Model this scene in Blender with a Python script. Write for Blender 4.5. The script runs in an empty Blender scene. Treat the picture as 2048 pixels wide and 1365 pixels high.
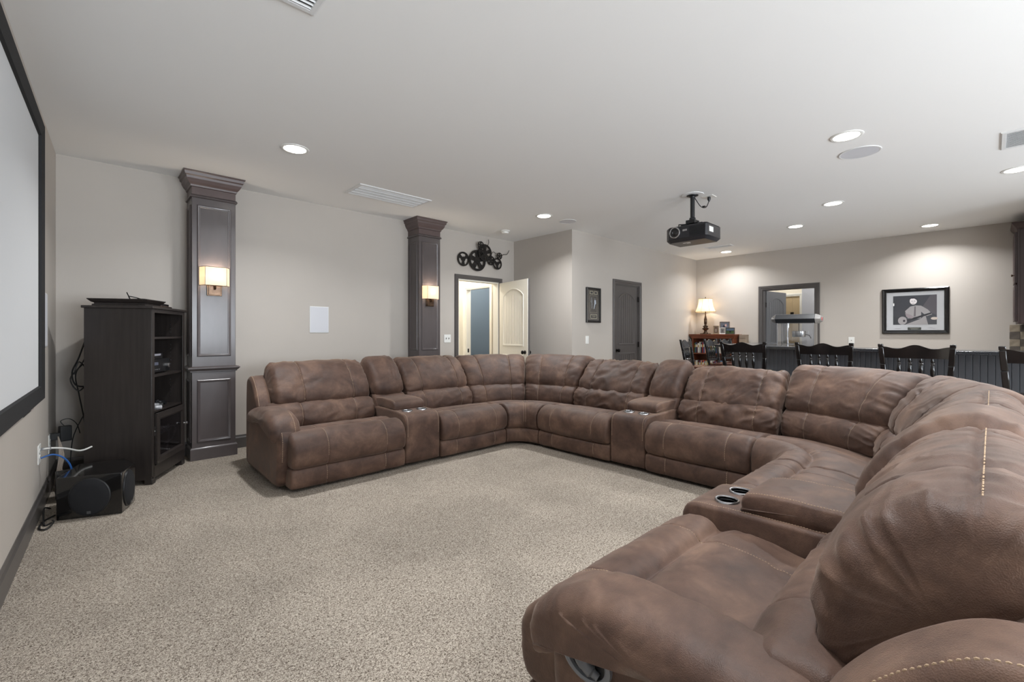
import bpy, bmesh, math, random
import numpy as np
from mathutils import Matrix, Vector
random.seed(7)
PI = math.pi
C = bpy.context.scene.collection
# ---------------------------------------------------------------- camera
ANG = math.radians(43.2)
cam_d = bpy.data.cameras.new('camera'); cam = bpy.data.objects.new('camera', cam_d); C.objects.link(cam)
cam_d.sensor_width = 36; cam_d.lens = 900 / 2048 * 36; cam_d.shift_y = -14.5 / 2048
cam_d.clip_start = 0.03; cam_d.clip_end = 60
cam.location = (0, 0, 1.205); cam.rotation_euler = (PI / 2, 0, -ANG)
bpy.context.scene.camera = cam
# ---------------------------------------------------------------- world, view, large lights
sc = bpy.context.scene
sc.view_settings.view_transform = 'Standard'; sc.view_settings.look = 'None'
sc.view_settings.gamma = 1; sc.view_settings.use_curve_mapping = False
sc.view_settings.exposure = 0.06
w = bpy.data.worlds.new('world'); sc.world = w; w.use_nodes = True
w.node_tree.nodes['Background'].inputs[0].default_value = (.75, .85, 1, 1)
w.node_tree.nodes['Background'].inputs[1].default_value = 1.0
H = 2.74
def area(name, loc, rot, sx, sy, power, col=(1, 1, 1), spread=PI):
    l = bpy.data.lights.new(name, 'AREA'); l.shape = 'RECTANGLE'; l.size = sx; l.size_y = sy
    l.energy = power; l.color = col; l.spread = spread
    o = bpy.data.objects.new(name, l); C.objects.link(o); o.location = loc; o.rotation_euler = rot
    return o
# daylight at the unseen rear windows, tilted up as added fill for the ceiling
area('window_daylight', (5.2, -3.28, 1.35), (math.radians(112), 0, 0), 2.5, 1.7, 135, (.86, .93, 1))
area('window_daylight', (1.6, -3.28, 1.35), (math.radians(112), 0, 0), 2.5, 1.7, 290, (.86, .93, 1))  # left window is assumed, its lamp added to brighten the ceiling

# ---------------------------------------------------------------- materials
def lin(c):
    return tuple(((v / 255 / 12.92) if v / 255 <= .04045 else ((v / 255 + .055) / 1.055) ** 2.4) for v in c) + (1,)
MATS = {}
def mat(name, col, rough=.5, metal=0, var=0, vscale=8, bump=0, bscale=60, coat=0, emit=None, estr=0, stretch=None, spec=None, col2=None):
    if name in MATS: return MATS[name]
    m = bpy.data.materials.new(name); m.use_nodes = True; nt = m.node_tree; N = nt.nodes; L = nt.links
    b = N['Principled BSDF']; b.inputs['Base Color'].default_value = lin(col)
    b.inputs['Roughness'].default_value = rough; b.inputs['Metallic'].default_value = metal
    if spec is not None: b.inputs['Specular IOR Level'].default_value = spec
    if coat: b.inputs['Coat Weight'].default_value = coat; b.inputs['Coat Roughness'].default_value = .15
    if emit: b.inputs['Emission Color'].default_value = lin(emit); b.inputs['Emission Strength'].default_value = estr
    if var or bump:
        tc = N.new('ShaderNodeTexCoord'); mp = N.new('ShaderNodeMapping'); L.new(tc.outputs['Object'], mp.inputs[0])
        if stretch: mp.inputs['Scale'].default_value = stretch
    if var:
        n = N.new('ShaderNodeTexNoise'); n.inputs['Scale'].default_value = vscale; n.inputs['Detail'].default_value = 6
        L.new(mp.outputs[0], n.inputs['Vector'])
        r = N.new('ShaderNodeValToRGB'); c = lin(col); c2 = lin(col2) if col2 else tuple(min(1, v * (1 + var)) for v in c[:3]) + (1,)
        r.color_ramp.elements[0].position = .35; r.color_ramp.elements[1].position = .65
        r.color_ramp.elements[0].color = tuple(v * (1 - (0 if col2 else var)) for v in c[:3]) + (1,); r.color_ramp.elements[1].color = c2
        L.new(n.outputs['Fac'], r.inputs[0]); L.new(r.outputs[0], b.inputs['Base Color'])
    if bump:
        n2 = N.new('ShaderNodeTexNoise'); n2.inputs['Scale'].default_value = bscale; n2.inputs['Detail'].default_value = 4
        L.new(mp.outputs[0], n2.inputs['Vector'])
        bp = N.new('ShaderNodeBump'); bp.inputs['Strength'].default_value = bump; bp.inputs['Distance'].default_value = .003
        L.new(n2.outputs['Fac'], bp.inputs['Height']); L.new(bp.outputs[0], b.inputs['Normal'])
    MATS[name] = m; return m

M_wall = mat('greige_paint', (187, 180, 172), .7, bump=.12, bscale=160, var=.015, vscale=2)
M_ceil = mat('ceiling_paint', (240, 240, 239), .8, bump=.06, bscale=200)
M_trim = mat('charcoal_trim_paint', (84, 80, 78), .35, var=.05, bump=.05, bscale=40)
M_col = mat('espresso_column_paint', (80, 73, 73), .3, var=.06, vscale=14, bump=.08, bscale=30, stretch=(1, 1, .3), coat=.2)
M_crown = mat('umber_crown_paint', (88, 74, 72), .35, var=.06, bump=.05, bscale=30)
M_cream = mat('cream_door_paint', (238, 233, 220), .4, bump=.03)
M_white = mat('white_plastic', (232, 232, 228), .4)
M_whitem = mat('white_painted_metal', (225, 226, 226), .4)
M_black = mat('black_plastic', (24, 25, 27), .38, bump=.05, bscale=300)
M_gloss = mat('piano_black', (8, 8, 9), .06, coat=.6)
M_grille = mat('black_cloth_grille', (20, 21, 25), .85, bump=.3, bscale=900)
M_bwood = mat('black_brown_wood', (42, 37, 35), .38, var=.18, vscale=5, stretch=(8, 8, .6), bump=.12, bscale=14)
M_stool = mat('black_lacquer', (16, 16, 17), .18, coat=.5)
M_seatw = mat('reddish_wood_seat', (92, 48, 36), .25, var=.25, vscale=6, stretch=(1, 8, 1), coat=.3)
M_cherry = mat('cherry_wood', (112, 58, 34), .35, var=.22, vscale=5, stretch=(8, 1, 8))
M_cab = mat('umber_cabinet_wood', (62, 46, 46), .35, var=.12, vscale=5, stretch=(6, 6, .5))
M_bronze = mat('antique_bronze', (92, 74, 60), .25, .85, var=.2, vscale=30)
M_dmetal = mat('oil_rubbed_bronze', (30, 27, 26), .35, .7)
M_silver = mat('brushed_silver', (180, 180, 182), .25, .95)
M_bar = mat('slate_blue_bar_paint', (88, 91, 96), .35, var=.05, bump=.05)
M_gran = mat('speckled_dark_granite', (48, 50, 54), .2, var=.6, vscale=180, coat=.3)
M_reel = mat('aged_black_iron', (44, 41, 39), .5, .6, var=.35, vscale=40)
M_blue = mat('blue_grey_paint', (128, 143, 156), .7)
M_hall = mat('cream_wall_paint', (226, 220, 206), .7)
M_tan = mat('tan_door_paint', (196, 176, 142), .5)
M_screen = mat('matte_screen_fabric', (212, 214, 216), .9)
M_velvet = mat('black_velvet_frame', (26, 26, 28), .8, bump=.2, bscale=500)
M_lining = mat('bluecable', (40, 92, 160), .4)
M_wcable = mat('white_cable', (222, 222, 218), .4)
M_thread = mat('tan_thread', (172, 148, 122), .7)
M_rubber = mat('black_rubber', (20, 20, 20), .5)

def glass_mat(name, tint=(255, 255, 255), gl=.12):
    m = bpy.data.materials.new(name); m.use_nodes = True; nt = m.node_tree; N = nt.nodes; L = nt.links
    N.remove(N['Principled BSDF']); out = N['Material Output']
    t = N.new('ShaderNodeBsdfTransparent'); t.inputs[0].default_value = lin(tint)
    g = N.new('ShaderNodeBsdfGlossy'); g.inputs['Roughness'].default_value = .03
    f = N.new('ShaderNodeFresnel'); f.inputs[0].default_value = 1.45
    a = N.new('ShaderNodeMath'); a.operation = 'MULTIPLY_ADD'; a.inputs[1].default_value = .8; a.inputs[2].default_value = gl * .3
    mx = N.new('ShaderNodeMixShader'); L.new(f.outputs[0], a.inputs[0]); L.new(a.outputs[0], mx.inputs[0])
    L.new(t.outputs[0], mx.inputs[1]); L.new(g.outputs[0], mx.inputs[2]); L.new(mx.outputs[0], out.inputs[0])
    return m
M_glass = glass_mat('clear_glass')
M_smoke = glass_mat('smoked_glass', (205, 205, 210), .2)

def shade_mat(name, col, emit, s):
    m = bpy.data.materials.new(name); m.use_nodes = True; nt = m.node_tree; N = nt.nodes; L = nt.links
    b = N['Principled BSDF']; b.inputs['Base Color'].default_value = lin(col); b.inputs['Roughness'].default_value = .8
    b.inputs['Emission Color'].default_value = lin(emit); b.inputs['Emission Strength'].default_value = s
    tr = N.new('ShaderNodeBsdfTranslucent'); tr.inputs[0].default_value = lin(col)
    mx = N.new('ShaderNodeMixShader'); mx.inputs[0].default_value = .4
    L.new(b.outputs[0], mx.inputs[1]); L.new(tr.outputs[0], mx.inputs[2]); L.new(mx.outputs[0], N['Material Output'].inputs[0])
    return m
M_shade = shade_mat('linen_lamp_shade', (240, 222, 190), (255, 214, 160), .35)
M_shade2 = shade_mat('parchment_sconce_shade', (240, 228, 208), (255, 226, 190), .3)
M_led = mat('lamp_diffuser', (255, 255, 255), .5, emit=(255, 246, 232), estr=14)

def suede():
    m = bpy.data.materials.new('distressed_brown_suede'); m.use_nodes = True; nt = m.node_tree; N = nt.nodes; L = nt.links
    b = N['Principled BSDF']; b.inputs['Roughness'].default_value = .55
    b.inputs['Sheen Weight'].default_value = .25; b.inputs['Sheen Roughness'].default_value = .4
    b.inputs['Sheen Tint'].default_value = (.85, .7, .6, 1); b.inputs['Specular IOR Level'].default_value = .35
    g = N.new('ShaderNodeNewGeometry')
    def noise(s, d=6, dist=0, rough=.6):
        n = N.new('ShaderNodeTexNoise'); n.inputs['Scale'].default_value = s; n.inputs['Detail'].default_value = d
        n.inputs['Distortion'].default_value = dist; n.inputs['Roughness'].default_value = rough
        L.new(g.outputs['Position'], n.inputs['Vector']); return n
    n1 = noise(4.5, 7, .5); r = N.new('ShaderNodeValToRGB'); cr = r.color_ramp
    cr.elements[0].position = .3; cr.elements[0].color = lin((58, 41, 34)); cr.elements[1].position = .72; cr.elements[1].color = lin((112, 87, 72))
    e = cr.elements.new(.5); e.color = lin((82, 61, 51))
    L.new(n1.outputs['Fac'], r.inputs[0])
    n2 = noise(38, 5, .6); mx = N.new('ShaderNodeMixRGB'); mx.blend_type = 'OVERLAY'; mx.inputs[0].default_value = .3
    L.new(r.outputs[0], mx.inputs[1]); L.new(n2.outputs['Fac'], mx.inputs[2]); L.new(mx.outputs[0], b.inputs['Base Color'])
    rr = N.new('ShaderNodeMapRange'); rr.inputs[3].default_value = .42; rr.inputs[4].default_value = .72
    L.new(n1.outputs['Fac'], rr.inputs[0]); L.new(rr.outputs[0], b.inputs['Roughness'])
    v = N.new('ShaderNodeTexVoronoi'); v.inputs['Scale'].default_value = 420; L.new(g.outputs['Position'], v.inputs['Vector'])
    n3 = noise(110, 4); ad = N.new('ShaderNodeMath'); ad.operation = 'ADD'; L.new(v.outputs['Distance'], ad.inputs[0]); L.new(n3.outputs['Fac'], ad.inputs[1])
    bp = N.new('ShaderNodeBump'); bp.inputs['Strength'].default_value = .35; bp.inputs['Distance'].default_value = .0016
    L.new(ad.outputs[0], bp.inputs['Height']); L.new(bp.outputs[0], b.inputs['Normal'])
    return m
M_suede = suede()

def carpet():
    m = bpy.data.materials.new('beige_frieze_carpet'); m.use_nodes = True; nt = m.node_tree; N = nt.nodes; L = nt.links
    b = N['Principled BSDF']; b.inputs['Roughness'].default_value = .95; b.inputs['Specular IOR Level'].default_value = .1
    g = N.new('ShaderNodeNewGeometry')
    def noise(s, d, dist=0):
        n = N.new('ShaderNodeTexNoise'); n.inputs['Scale'].default_value = s; n.inputs['Detail'].default_value = d; n.inputs['Distortion'].default_value = dist
        L.new(g.outputs['Position'], n.inputs['Vector']); return n
    n1 = noise(165, 3, 1.4); r = N.new('ShaderNodeValToRGB'); cr = r.color_ramp
    cr.elements[0].position = .34; cr.elements[0].color = lin((74, 62, 52)); cr.elements[1].position = .6; cr.elements[1].color = lin((204, 194, 180))
    e = cr.elements.new(.46); e.color = lin((150, 139, 127))
    L.new(n1.outputs['Fac'], r.inputs[0])
    n2 = noise(1.6, 3, .5); mr = N.new('ShaderNodeMapRange'); mr.inputs[1].default_value = .35; mr.inputs[2].default_value = .65; mr.inputs[3].default_value = .86; mr.inputs[4].default_value = 1.06
    L.new(n2.outputs['Fac'], mr.inputs[0])
    mx = N.new('ShaderNodeMixRGB'); mx.blend_type = 'MULTIPLY'; mx.inputs[0].default_value = 1
    L.new(r.outputs[0], mx.inputs[1]); L.new(mr.outputs[0], mx.inputs[2]); L.new(mx.outputs[0], b.inputs['Base Color'])
    bp = N.new('ShaderNodeBump'); bp.inputs['Strength'].default_value = .9; bp.inputs['Distance'].default_value = .006
    L.new(n1.outputs['Fac'], bp.inputs['Height']); L.new(bp.outputs[0], b.inputs['Normal'])
    return m
M_carpet = carpet()
M_tile = mat('slate_tile', (96, 88, 80), .35, var=.3, vscale=9)
M_tile2 = mat('travertine_tile', (150, 138, 120), .35, var=.25, vscale=12)

# ---------------------------------------------------------------- mesh helpers
class MB:
    def __init__(s): s.v = []; s.f = []; s.mi = []; s.mats = []
    def add(s, vs, fs, M=None, mi=0):
        o = len(s.v)
        for p in vs:
            s.v.append(tuple(M @ Vector(p)) if M is not None else tuple(p))
        s.f += [tuple(i + o for i in f) for f in fs]; s.mi += [mi] * len(fs); return s
    def box(s, x0, x1, y0, y1, z0, z1, M=None, mi=0):
        vs = [(x, y, z) for z in (z0, z1) for y in (y0, y1) for x in (x0, x1)]
        return s.add(vs, [(0, 2, 3, 1), (4, 5, 7, 6), (0, 1, 5, 4), (2, 6, 7, 3), (0, 4, 6, 2), (1, 3, 7, 5)], M, mi)
    def prism(s, poly, z0, z1, M=None, mi=0):   # poly counter-clockwise in xy
        n = len(poly); vs = [(x, y, z0) for x, y in poly] + [(x, y, z1) for x, y in poly]
        return s.add(vs, [tuple(range(n - 1, -1, -1)), tuple(range(n, 2 * n))] + [(i, (i + 1) % n, n + (i + 1) % n, n + i) for i in range(n)], M, mi)
    def lathe(s, prof, n=16, M=None, mi=0, cap=True):
        vs = []; fs = []
        for r, z in prof:
            for k in range(n):
                a = 2 * PI * k / n; vs.append((r * math.cos(a), r * math.sin(a), z))
        for j in range(len(prof) - 1):
            for k in range(n):
                k2 = (k + 1) % n; fs.append((j * n + k, j * n + k2, (j + 1) * n + k2, (j + 1) * n + k))
        if cap: fs.append(tuple(range(n - 1, -1, -1))); o = (len(prof) - 1) * n; fs.append(tuple(range(o, o + n)))
        return s.add(vs, fs, M, mi)
    def cyl(s, r, z0, z1, n=16, M=None, mi=0): return s.lathe([(r, z0), (r, z1)], n, M, mi)
    def tube(s, pts, r, n=6, mi=0, smooth=True):
        P = [Vector(p) for p in pts]
        if smooth and len(P) > 2: P = catmull(P, 6)
        vs = []; fs = []; up = None
        for i, p in enumerate(P):
            t = (P[min(i + 1, len(P) - 1)] - P[max(i - 1, 0)]).normalized()
            if up is None: up = Vector((0, 0, 1)) if abs(t.z) < .9 else Vector((1, 0, 0))
            a = t.cross(up).normalized(); b = a.cross(t).normalized(); up = b
            rr = r[min(i * len(r) // len(P), len(r) - 1)] if isinstance(r, (list, tuple)) else r
            for k in range(n):
                th = 2 * PI * k / n; vs.append(p + a * math.cos(th) * rr + b * math.sin(th) * rr)
        for i in range(len(P) - 1):
            for k in range(n):
                k2 = (k + 1) % n; fs.append((i * n + k, i * n + k2, (i + 1) * n + k2, (i + 1) * n + k))
        fs.append(tuple(range(n))); o = (len(P) - 1) * n; fs.append(tuple(range(o + n - 1, o - 1, -1)))
        return s.add(vs, fs, None, mi)
    def sweep(s, poly, prof, M=None, closed=True, mi=0):
        """poly: 2-D outline (ccw); prof: [(inset, height)]; in the xy plane, height along z, mitred corners."""
        n = len(poly); dirs = []
        for i in range(n):
            p0 = Vector(poly[(i - 1) % n]); p1 = Vector(poly[i]); p2 = Vector(poly[(i + 1) % n])
            e1 = (p1 - p0).normalized(); e2 = (p2 - p1).normalized()
            if not closed and i == 0: e1 = e2
            if not closed and i == n - 1: e2 = e1
            n1 = Vector((-e1.y, e1.x)); n2 = Vector((-e2.y, e2.x)); m = (n1 + n2)
            m = m / max(.2, m.dot(n1)) if m.length > 1e-6 else n1
            dirs.append(m)
        vs = []; fs = []
        for ins, h in prof:
            for i in range(n): vs.append((poly[i][0] + dirs[i].x * ins, poly[i][1] + dirs[i].y * ins, h))
        for j in range(len(prof) - 1):
            for i in range(n if closed else n - 1):
                i2 = (i + 1) % n; fs.append((j * n + i, j * n + i2, (j + 1) * n + i2, (j + 1) * n + i))
        if not closed:
            k = len(prof); fs.append(tuple(j * n for j in range(k))); fs.append(tuple(j * n + n - 1 for j in range(k - 1, -1, -1)))
        return s.add(vs, fs, M, mi)
    def build(s, name, m, parent=None, bevel=0, smooth=False, seg=2, loc=None, rot=None):
        me = bpy.data.meshes.new(name); me.from_pydata(s.v, [], s.f)
        ms = m if isinstance(m, (list, tuple)) else [m]
        for q in ms: me.materials.append(q)
        if len(ms) > 1: me.polygons.foreach_set('material_index', s.mi)
        bm = bmesh.new(); bm.from_mesh(me); bmesh.ops.recalc_face_normals(bm, faces=bm.faces); bm.to_mesh(me); bm.free()
        if smooth:
            me.polygons.foreach_set('use_smooth', [True] * len(me.polygons)); me.update()
            if smooth != 'all': me.set_sharp_from_angle(angle=math.radians(40))
        o = bpy.data.objects.new(name, me); C.objects.link(o)
        if parent is not None: o.parent = parent
        if loc: o.location = loc
        if rot: o.rotation_euler = rot
        if bevel:
            b = o.modifiers.new('bevel', 'BEVEL'); b.width = bevel; b.segments = seg; b.limit_method = 'ANGLE'; b.angle_limit = math.radians(40)
            me.polygons.foreach_set('use_smooth', [True] * len(me.polygons)); me.set_sharp_from_angle(angle=math.radians(40)) if not smooth else None
        return o
def catmull(P, k, closed=False):
    out = []; n = len(P); rng = range(n) if closed else range(n - 1)
    for i in rng:
        p0 = P[(i - 1) % n] if closed or i > 0 else P[0]; p1 = P[i]; p2 = P[(i + 1) % n]
        p3 = P[(i + 2) % n] if closed or i + 2 < n else P[n - 1]
        for j in range(k):
            t = j / k; out.append(.5 * ((2 * p1) + (p2 - p0) * t + (2 * p0 - 5 * p1 + 4 * p2 - p3) * t * t + (3 * p1 - p0 - 3 * p2 + p3) * t ** 3))
    if not closed: out.append(P[-1])
    return out
def frame(origin, U, V):     # matrix whose x=U, y=V, z=U x V
    U = Vector(U).normalized(); V = Vector(V).normalized(); N = U.cross(V)
    return Matrix(((U.x, V.x, N.x, origin[0]), (U.y, V.y, N.y, origin[1]), (U.z, V.z, N.z, origin[2]), (0, 0, 0, 1)))
def rect(x0, x1, y0, y1): return [(x0, y0), (x1, y0), (x1, y1), (x0, y1)]
def tag(o, label, cat, group=None, kind=None):
    o['label'] = label; o['category'] = cat
    if group: o['group'] = group
    if kind: o['kind'] = kind
    return o
def thing(name, label, cat, loc=(0, 0, 0), rz=0, group=None):
    o = bpy.data.objects.new(name, None); C.objects.link(o); o.empty_display_size = .1
    o.location = loc; o.rotation_euler = (0, 0, rz); return tag(o, label, cat, group)
def struct(o, label=None):
    o['kind'] = 'structure'
    if label: o['label'] = label; o['category'] = 'room'
    return o
def copy_tree(o, parent=None):
    c = o.copy(); C.objects.link(c); c.parent = parent
    for ch in list(o.children): copy_tree(ch, c)
    return c
def lamp_point(name, loc, power, col, r=.04, parent=None):
    l = bpy.data.lights.new(name, 'POINT'); l.energy = power; l.color = col; l.shadow_soft_size = r
    o = bpy.data.objects.new(name, l); C.objects.link(o); o.location = loc
    if parent: o.parent = parent
    return o

# ================================================================ room shell
YA = 5.45; XJ = 5.16; YD = 4.21; XF = 9.22; YR = -3.2
LWX = lambda y: -.405 + .036 * y
T = .12
def wallbox(name, label, segs, m=M_wall):
    b = MB()
    for sgm in segs: b.box(*sgm)
    return struct(b.build(name, m), label)
b = MB(); b.prism([(-.7, YR - .1), (XF + 2.2, YR - .1), (XF + 2.2, 7.3), (-.7, 7.3)], -.08, 0); fl = struct(b.build('floor', M_carpet), 'beige cut-pile carpet covering the whole room'); fl['category'] = 'floor'
b = MB(); b.prism([(-.7, YR - .1), (XF + 2.2, YR - .1), (XF + 2.2, 7.3), (-.7, 7.3)], H, H + .1); ce = struct(b.build('ceiling', M_ceil), 'smooth flat ceiling painted off-white'); ce['category'] = 'ceiling'
b = MB(); b.prism([(LWX(YR - .1) - T, YR - .1), (LWX(YR - .1), YR - .1), (LWX(YA), YA), (LWX(YA) - T, YA)], 0, H); struct(b.build('wall_left', M_wall), 'greige wall on the left carrying the projection screen')
DX0, DX1, DH = 4.012, 4.822, 2.03
wallbox('wall_back', 'greige wall behind the two dark columns', [(LWX(YA) - T, DX0, YA, YA + T, 0, H), (DX1, XJ + T, YA, YA + T, 0, H), (DX0, DX1, YA, YA + T, DH, H)])
wallbox('wall_return', 'short return wall beside the open cream door', [(XJ, XJ + T, YD, YA, 0, H)])
EX0, EX1 = 6.262, 6.985
wallbox('wall_closet', 'pale wall around the closed charcoal door', [(XJ + T, EX0, YD, YD + T, 0, H), (EX1, XF + T, YD, YD + T, 0, H), (EX0, EX1, YD, YD + T, DH, H)])
FY0, FY1 = 2.095, 2.942
wallbox('wall_far', 'far greige wall with the guitar photo and dark door frame', [(XF, XF + T, -.6, FY0, 0, H), (XF, XF + T, FY1, YD, 0, H), (XF, XF + T, FY0, FY1, DH, H)])
wallbox('wall_kitchen', 'side wall behind the hanging brown cabinet', [(7.6, XF + T, -.72, -.6, 0, H), (7.48, 7.6, YR, -.6, 0, H)])
W = [(.4, 2.8), (4.0, 6.4)]
wallbox('wall_rear', 'rear wall with two windows behind the camera', [(-.6, W[0][0], YR - T, YR, 0, H), (W[0][1], W[1][0], YR - T, YR, 0, H), (W[1][1], 7.6, YR - T, YR, 0, H)] +
        [(a, c, YR - T, YR, 0, .5) for a, c in W] + [(a, c, YR - T, YR, 2.2, H) for a, c in W])
for i, (a, c) in enumerate(W):
    wn = bpy.data.objects.new('window_%d' % (i + 1), None); C.objects.link(wn); wn.location = ((a + c) / 2, YR, .5); wn['kind'] = 'structure'
    hw = (c - a) / 2; b = MB()
    b.sweep(rect(-hw, hw, 0, 1.7), [(0, -.04), (0, .02), (.06, .02), (.06, -.04)], frame((0, 0, 0), (1, 0, 0), (0, 0, 1)))
    b.box(-.025, .025, -.02, .03, .05, 1.65); b.box(-hw + .05, hw - .05, -.02, .03, .83, .87); b.build('window_frame', M_whitem, wn)
    b = MB(); b.box(-hw + .05, hw - .05, .0, .006, .05, 1.65); b.build('pane', M_glass, wn)
# baseboards
def baseboard(name, p0, p1, side=1):
    p0 = Vector(p0); p1 = Vector(p1); d = p1 - p0; Lg = d.length
    Mx = frame((p0.x, p0.y, 0), (d.x, d.y, 0), (0, 0, 1))
    # in-plane: x along wall, y up, z = normal
    b = MB(); pr = [(0, 0), (0, .016), (.105, .016), (.118, .009), (.135, .004), (.135, 0)]
    vs = [(x, y, z * side) for x in (0, Lg) for y, z in pr]; n = len(pr)
    b.add(vs, [tuple(range(n)), tuple(range(2 * n - 1, n - 1, -1))] + [(i, (i + 1) % n, n + (i + 1) % n, n + i) for i in range(n)], Mx)
    return struct(b.build(name, M_trim))
baseboard('baseboard_left', (LWX(YR), YR), (LWX(YA), YA), 1)
baseboard('baseboard_back', (LWX(YA), YA), (3.945, YA), 1)
baseboard('baseboard_back', (4.89, YA), (XJ, YA), 1)
baseboard('baseboard_return', (XJ, YA), (XJ, YD), 1)
baseboard('baseboard_closet', (XJ, YD), (EX0 - .07, YD), 1)
baseboard('baseboard_closet', (EX1 + .07, YD), (XF, YD), 1)
baseboard('baseboard_far', (XF, YD), (XF, FY1 + .06), 1)
baseboard('baseboard_far', (XF, FY0 - .06), (XF, -.6), 1)

# ---------------------------------------------------------------- doors
def arch(x0, x1, z0, z1, rise, n=10):
    pts = [(x0, z0), (x1, z0), (x1, z1 - rise)]
    for k in range(1, n):
        t = k / n; x = x1 + (x0 - x1) * t; pts.append((x, z1 - rise + rise * math.sin(PI * t) ** .8))
    pts.append((x0, z1 - rise)); return pts
def door_leaf(parent, wdt, m, mb=None, hinge_side=1, knob_x=None, both=True, backmat=None):
    """local x 0..wdt along the leaf from hinge, y thickness (0 front .. .035), z up"""
    leaf = MB(); leaf.box(0, wdt, 0.006, .034, .01, 2.015)
    lf = leaf.build('door_leaf', m if backmat is None else backmat, parent, bevel=.002)
    st = .11
    for fy, sgn in ((0.006, -1), (.034, 1)):
        if sgn == 1 and not both: continue
        mm = m if (sgn == -1 or backmat is None) else backmat
        O = frame((0, fy, 0), (1, 0, 0), (0, 0, 1)) if sgn == -1 else frame((wdt, fy, 0), (-1, 0, 0), (0, 0, 1))
        up = arch(st, wdt - st, 1.02, 1.9, .11); lo = rect(st, wdt - st, .2, .88)
        # stiles and rails: face skin with a hole left for each panel, 6 mm proud
        b = MB(); b.box(0, st, -.006, .0, .01, 2.015); b.box(wdt - st, wdt, -.006, 0, .01, 2.015)
        b.box(st, wdt - st, -.006, 0, .01, .2); b.box(st, wdt - st, -.006, 0, .88, 1.02)
        n = len(up); top = [(wdt - st, 2.015), (st, 2.015)]
        poly = [(st, 2.015)] + [p for p in reversed(up[2:])] + [(wdt - st, 2.015)]
        # build top rail as strip
        arc = list(reversed(up[2:]))
        for i in range(len(arc) - 1):
            (xa, za), (xb, zb) = arc[i], arc[i + 1]
            b.add([(xa, 0, za), (xb, 0, zb), (xb, 0, 2.015), (xa, 0, 2.015), (xa, -.006, za), (xb, -.006, zb), (xb, -.006, 2.015), (xa, -.006, 2.015)],
                  [(4, 5, 6, 7), (0, 1, 5, 4), (0, 3, 2, 1), (3, 7, 6, 2)])
        Q = Matrix.Translation((0, fy, 0)) if sgn == -1 else Matrix.Translation((wdt, fy, 0)) @ Matrix.Rotation(PI, 4, 'Z')
        bb = MB(); bb.add(b.v, b.f, Q); bb.build('door_frame_face', mm, parent)
        b = MB(); pr = [(-.004, .006), (0, .012), (.008, .013), (.018, .009), (.028, .001), (.03, 0)]
        b.sweep(up, pr, O); b.sweep(lo, pr, O); b.build('panel_moulding', mm, parent, smooth=True)
        b = MB(); nb = 7; ww = (wdt - 2 * st - .05) / nb
        for k in range(nb):
            xa = st + .025 + k * ww + .003; xb = xa + ww - .006; xm = (xa + xb) / 2
            tt = PI * (1 - (xm - st) / (wdt - 2 * st)); zt = 1.9 - .11 + .11 * max(0, math.sin(tt)) ** .8 - .022
            b.box(xa, xb, -.004, 0, 1.045, zt); b.box(xa, xb, -.004, 0, .225, .855)
        bb = MB(); bb.add(b.v, b.f, Q); bb.build('beadboard_panel', mm, parent)
    kx = wdt - .07 if knob_x is None else knob_x
    for sgn in (-1, 1):
        kb = MB(); Mk = frame((kx, 0.006 if sgn < 0 else .034, .93), (1, 0, 0), (0, 0, sgn * 1.0)) if False else Matrix.Translation((kx, 0.006 if sgn < 0 else .034, .93)) @ Matrix.Rotation(PI / 2 * (1 if sgn < 0 else -1), 4, 'X')
        kb.lathe([(.03, 0), (.03, .006), (.012, .009), (.011, .03), (.024, .036), (.029, .048), (.026, .06), (.012, .066), (.001, .067)], 16, Mk)
        kb.build('door_knob', M_dmetal, parent, smooth=True)
    return lf
def casing(parent, x0, x1, zt, wdt, m, depth=.018, M=None, name='casing'):
    b = MB(); poly = [(x0, 0), (x0, zt), (x1, zt), (x1, 0)]   # clockwise -> insets go outwards
    prof = [(0, 0), (0, depth * .7), (wdt * .35, depth * .8), (wdt * .45, depth * 1.15), (wdt * .9, depth * 1.3), (wdt, depth), (wdt, 0)]
    b.sweep(poly, prof, M, closed=False); return b.build(name, m, parent)
def jamb(parent, x0, x1, zt, y0, y1, m, t=.018):
    b = MB(); b.box(x0, x0 + t, y0, y1, 0, zt); b.box(x1 - t, x1, y0, y1, 0, zt); b.box(x0 + t, x1 - t, y0, y1, zt - t, zt); return b.build('jamb', m, parent)
def hinge(parent, x, y, z):
    b = MB(); b.cyl(.007, -.045, .045, 8); b.box(-.03, .0, -.002, .002, -.044, .044); return b.build('hinge', M_dmetal, parent, loc=(x, y, z))
# door 1: opening with charcoal casing, cream leaf swung into the room
d1 = bpy.data.objects.new('door_1', None); C.objects.link(d1); d1.location = (DX0, YA, 0); struct(d1)
d1['label'] = 'cream arched-panel door standing open in a charcoal casing under the film reels'; d1['category'] = 'door'
casing(d1, 0, DX1 - DX0, DH, .065, M_trim, M=frame((0, 0, 0), (1, 0, 0), (0, 0, 1)))
jamb(d1, 0, DX1 - DX0, DH, 0, T, M_cream)
lf = bpy.data.objects.new('leaf', None); C.objects.link(lf); lf.parent = d1; lf.location = (DX1 - DX0 - .012, -.03, 0)
lf.rotation_euler = (0, 0, math.radians(180 + 80)); lf['label'] = 'cream leaf'
door_leaf(lf, .79, M_cream, backmat=M_trim)
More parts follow.
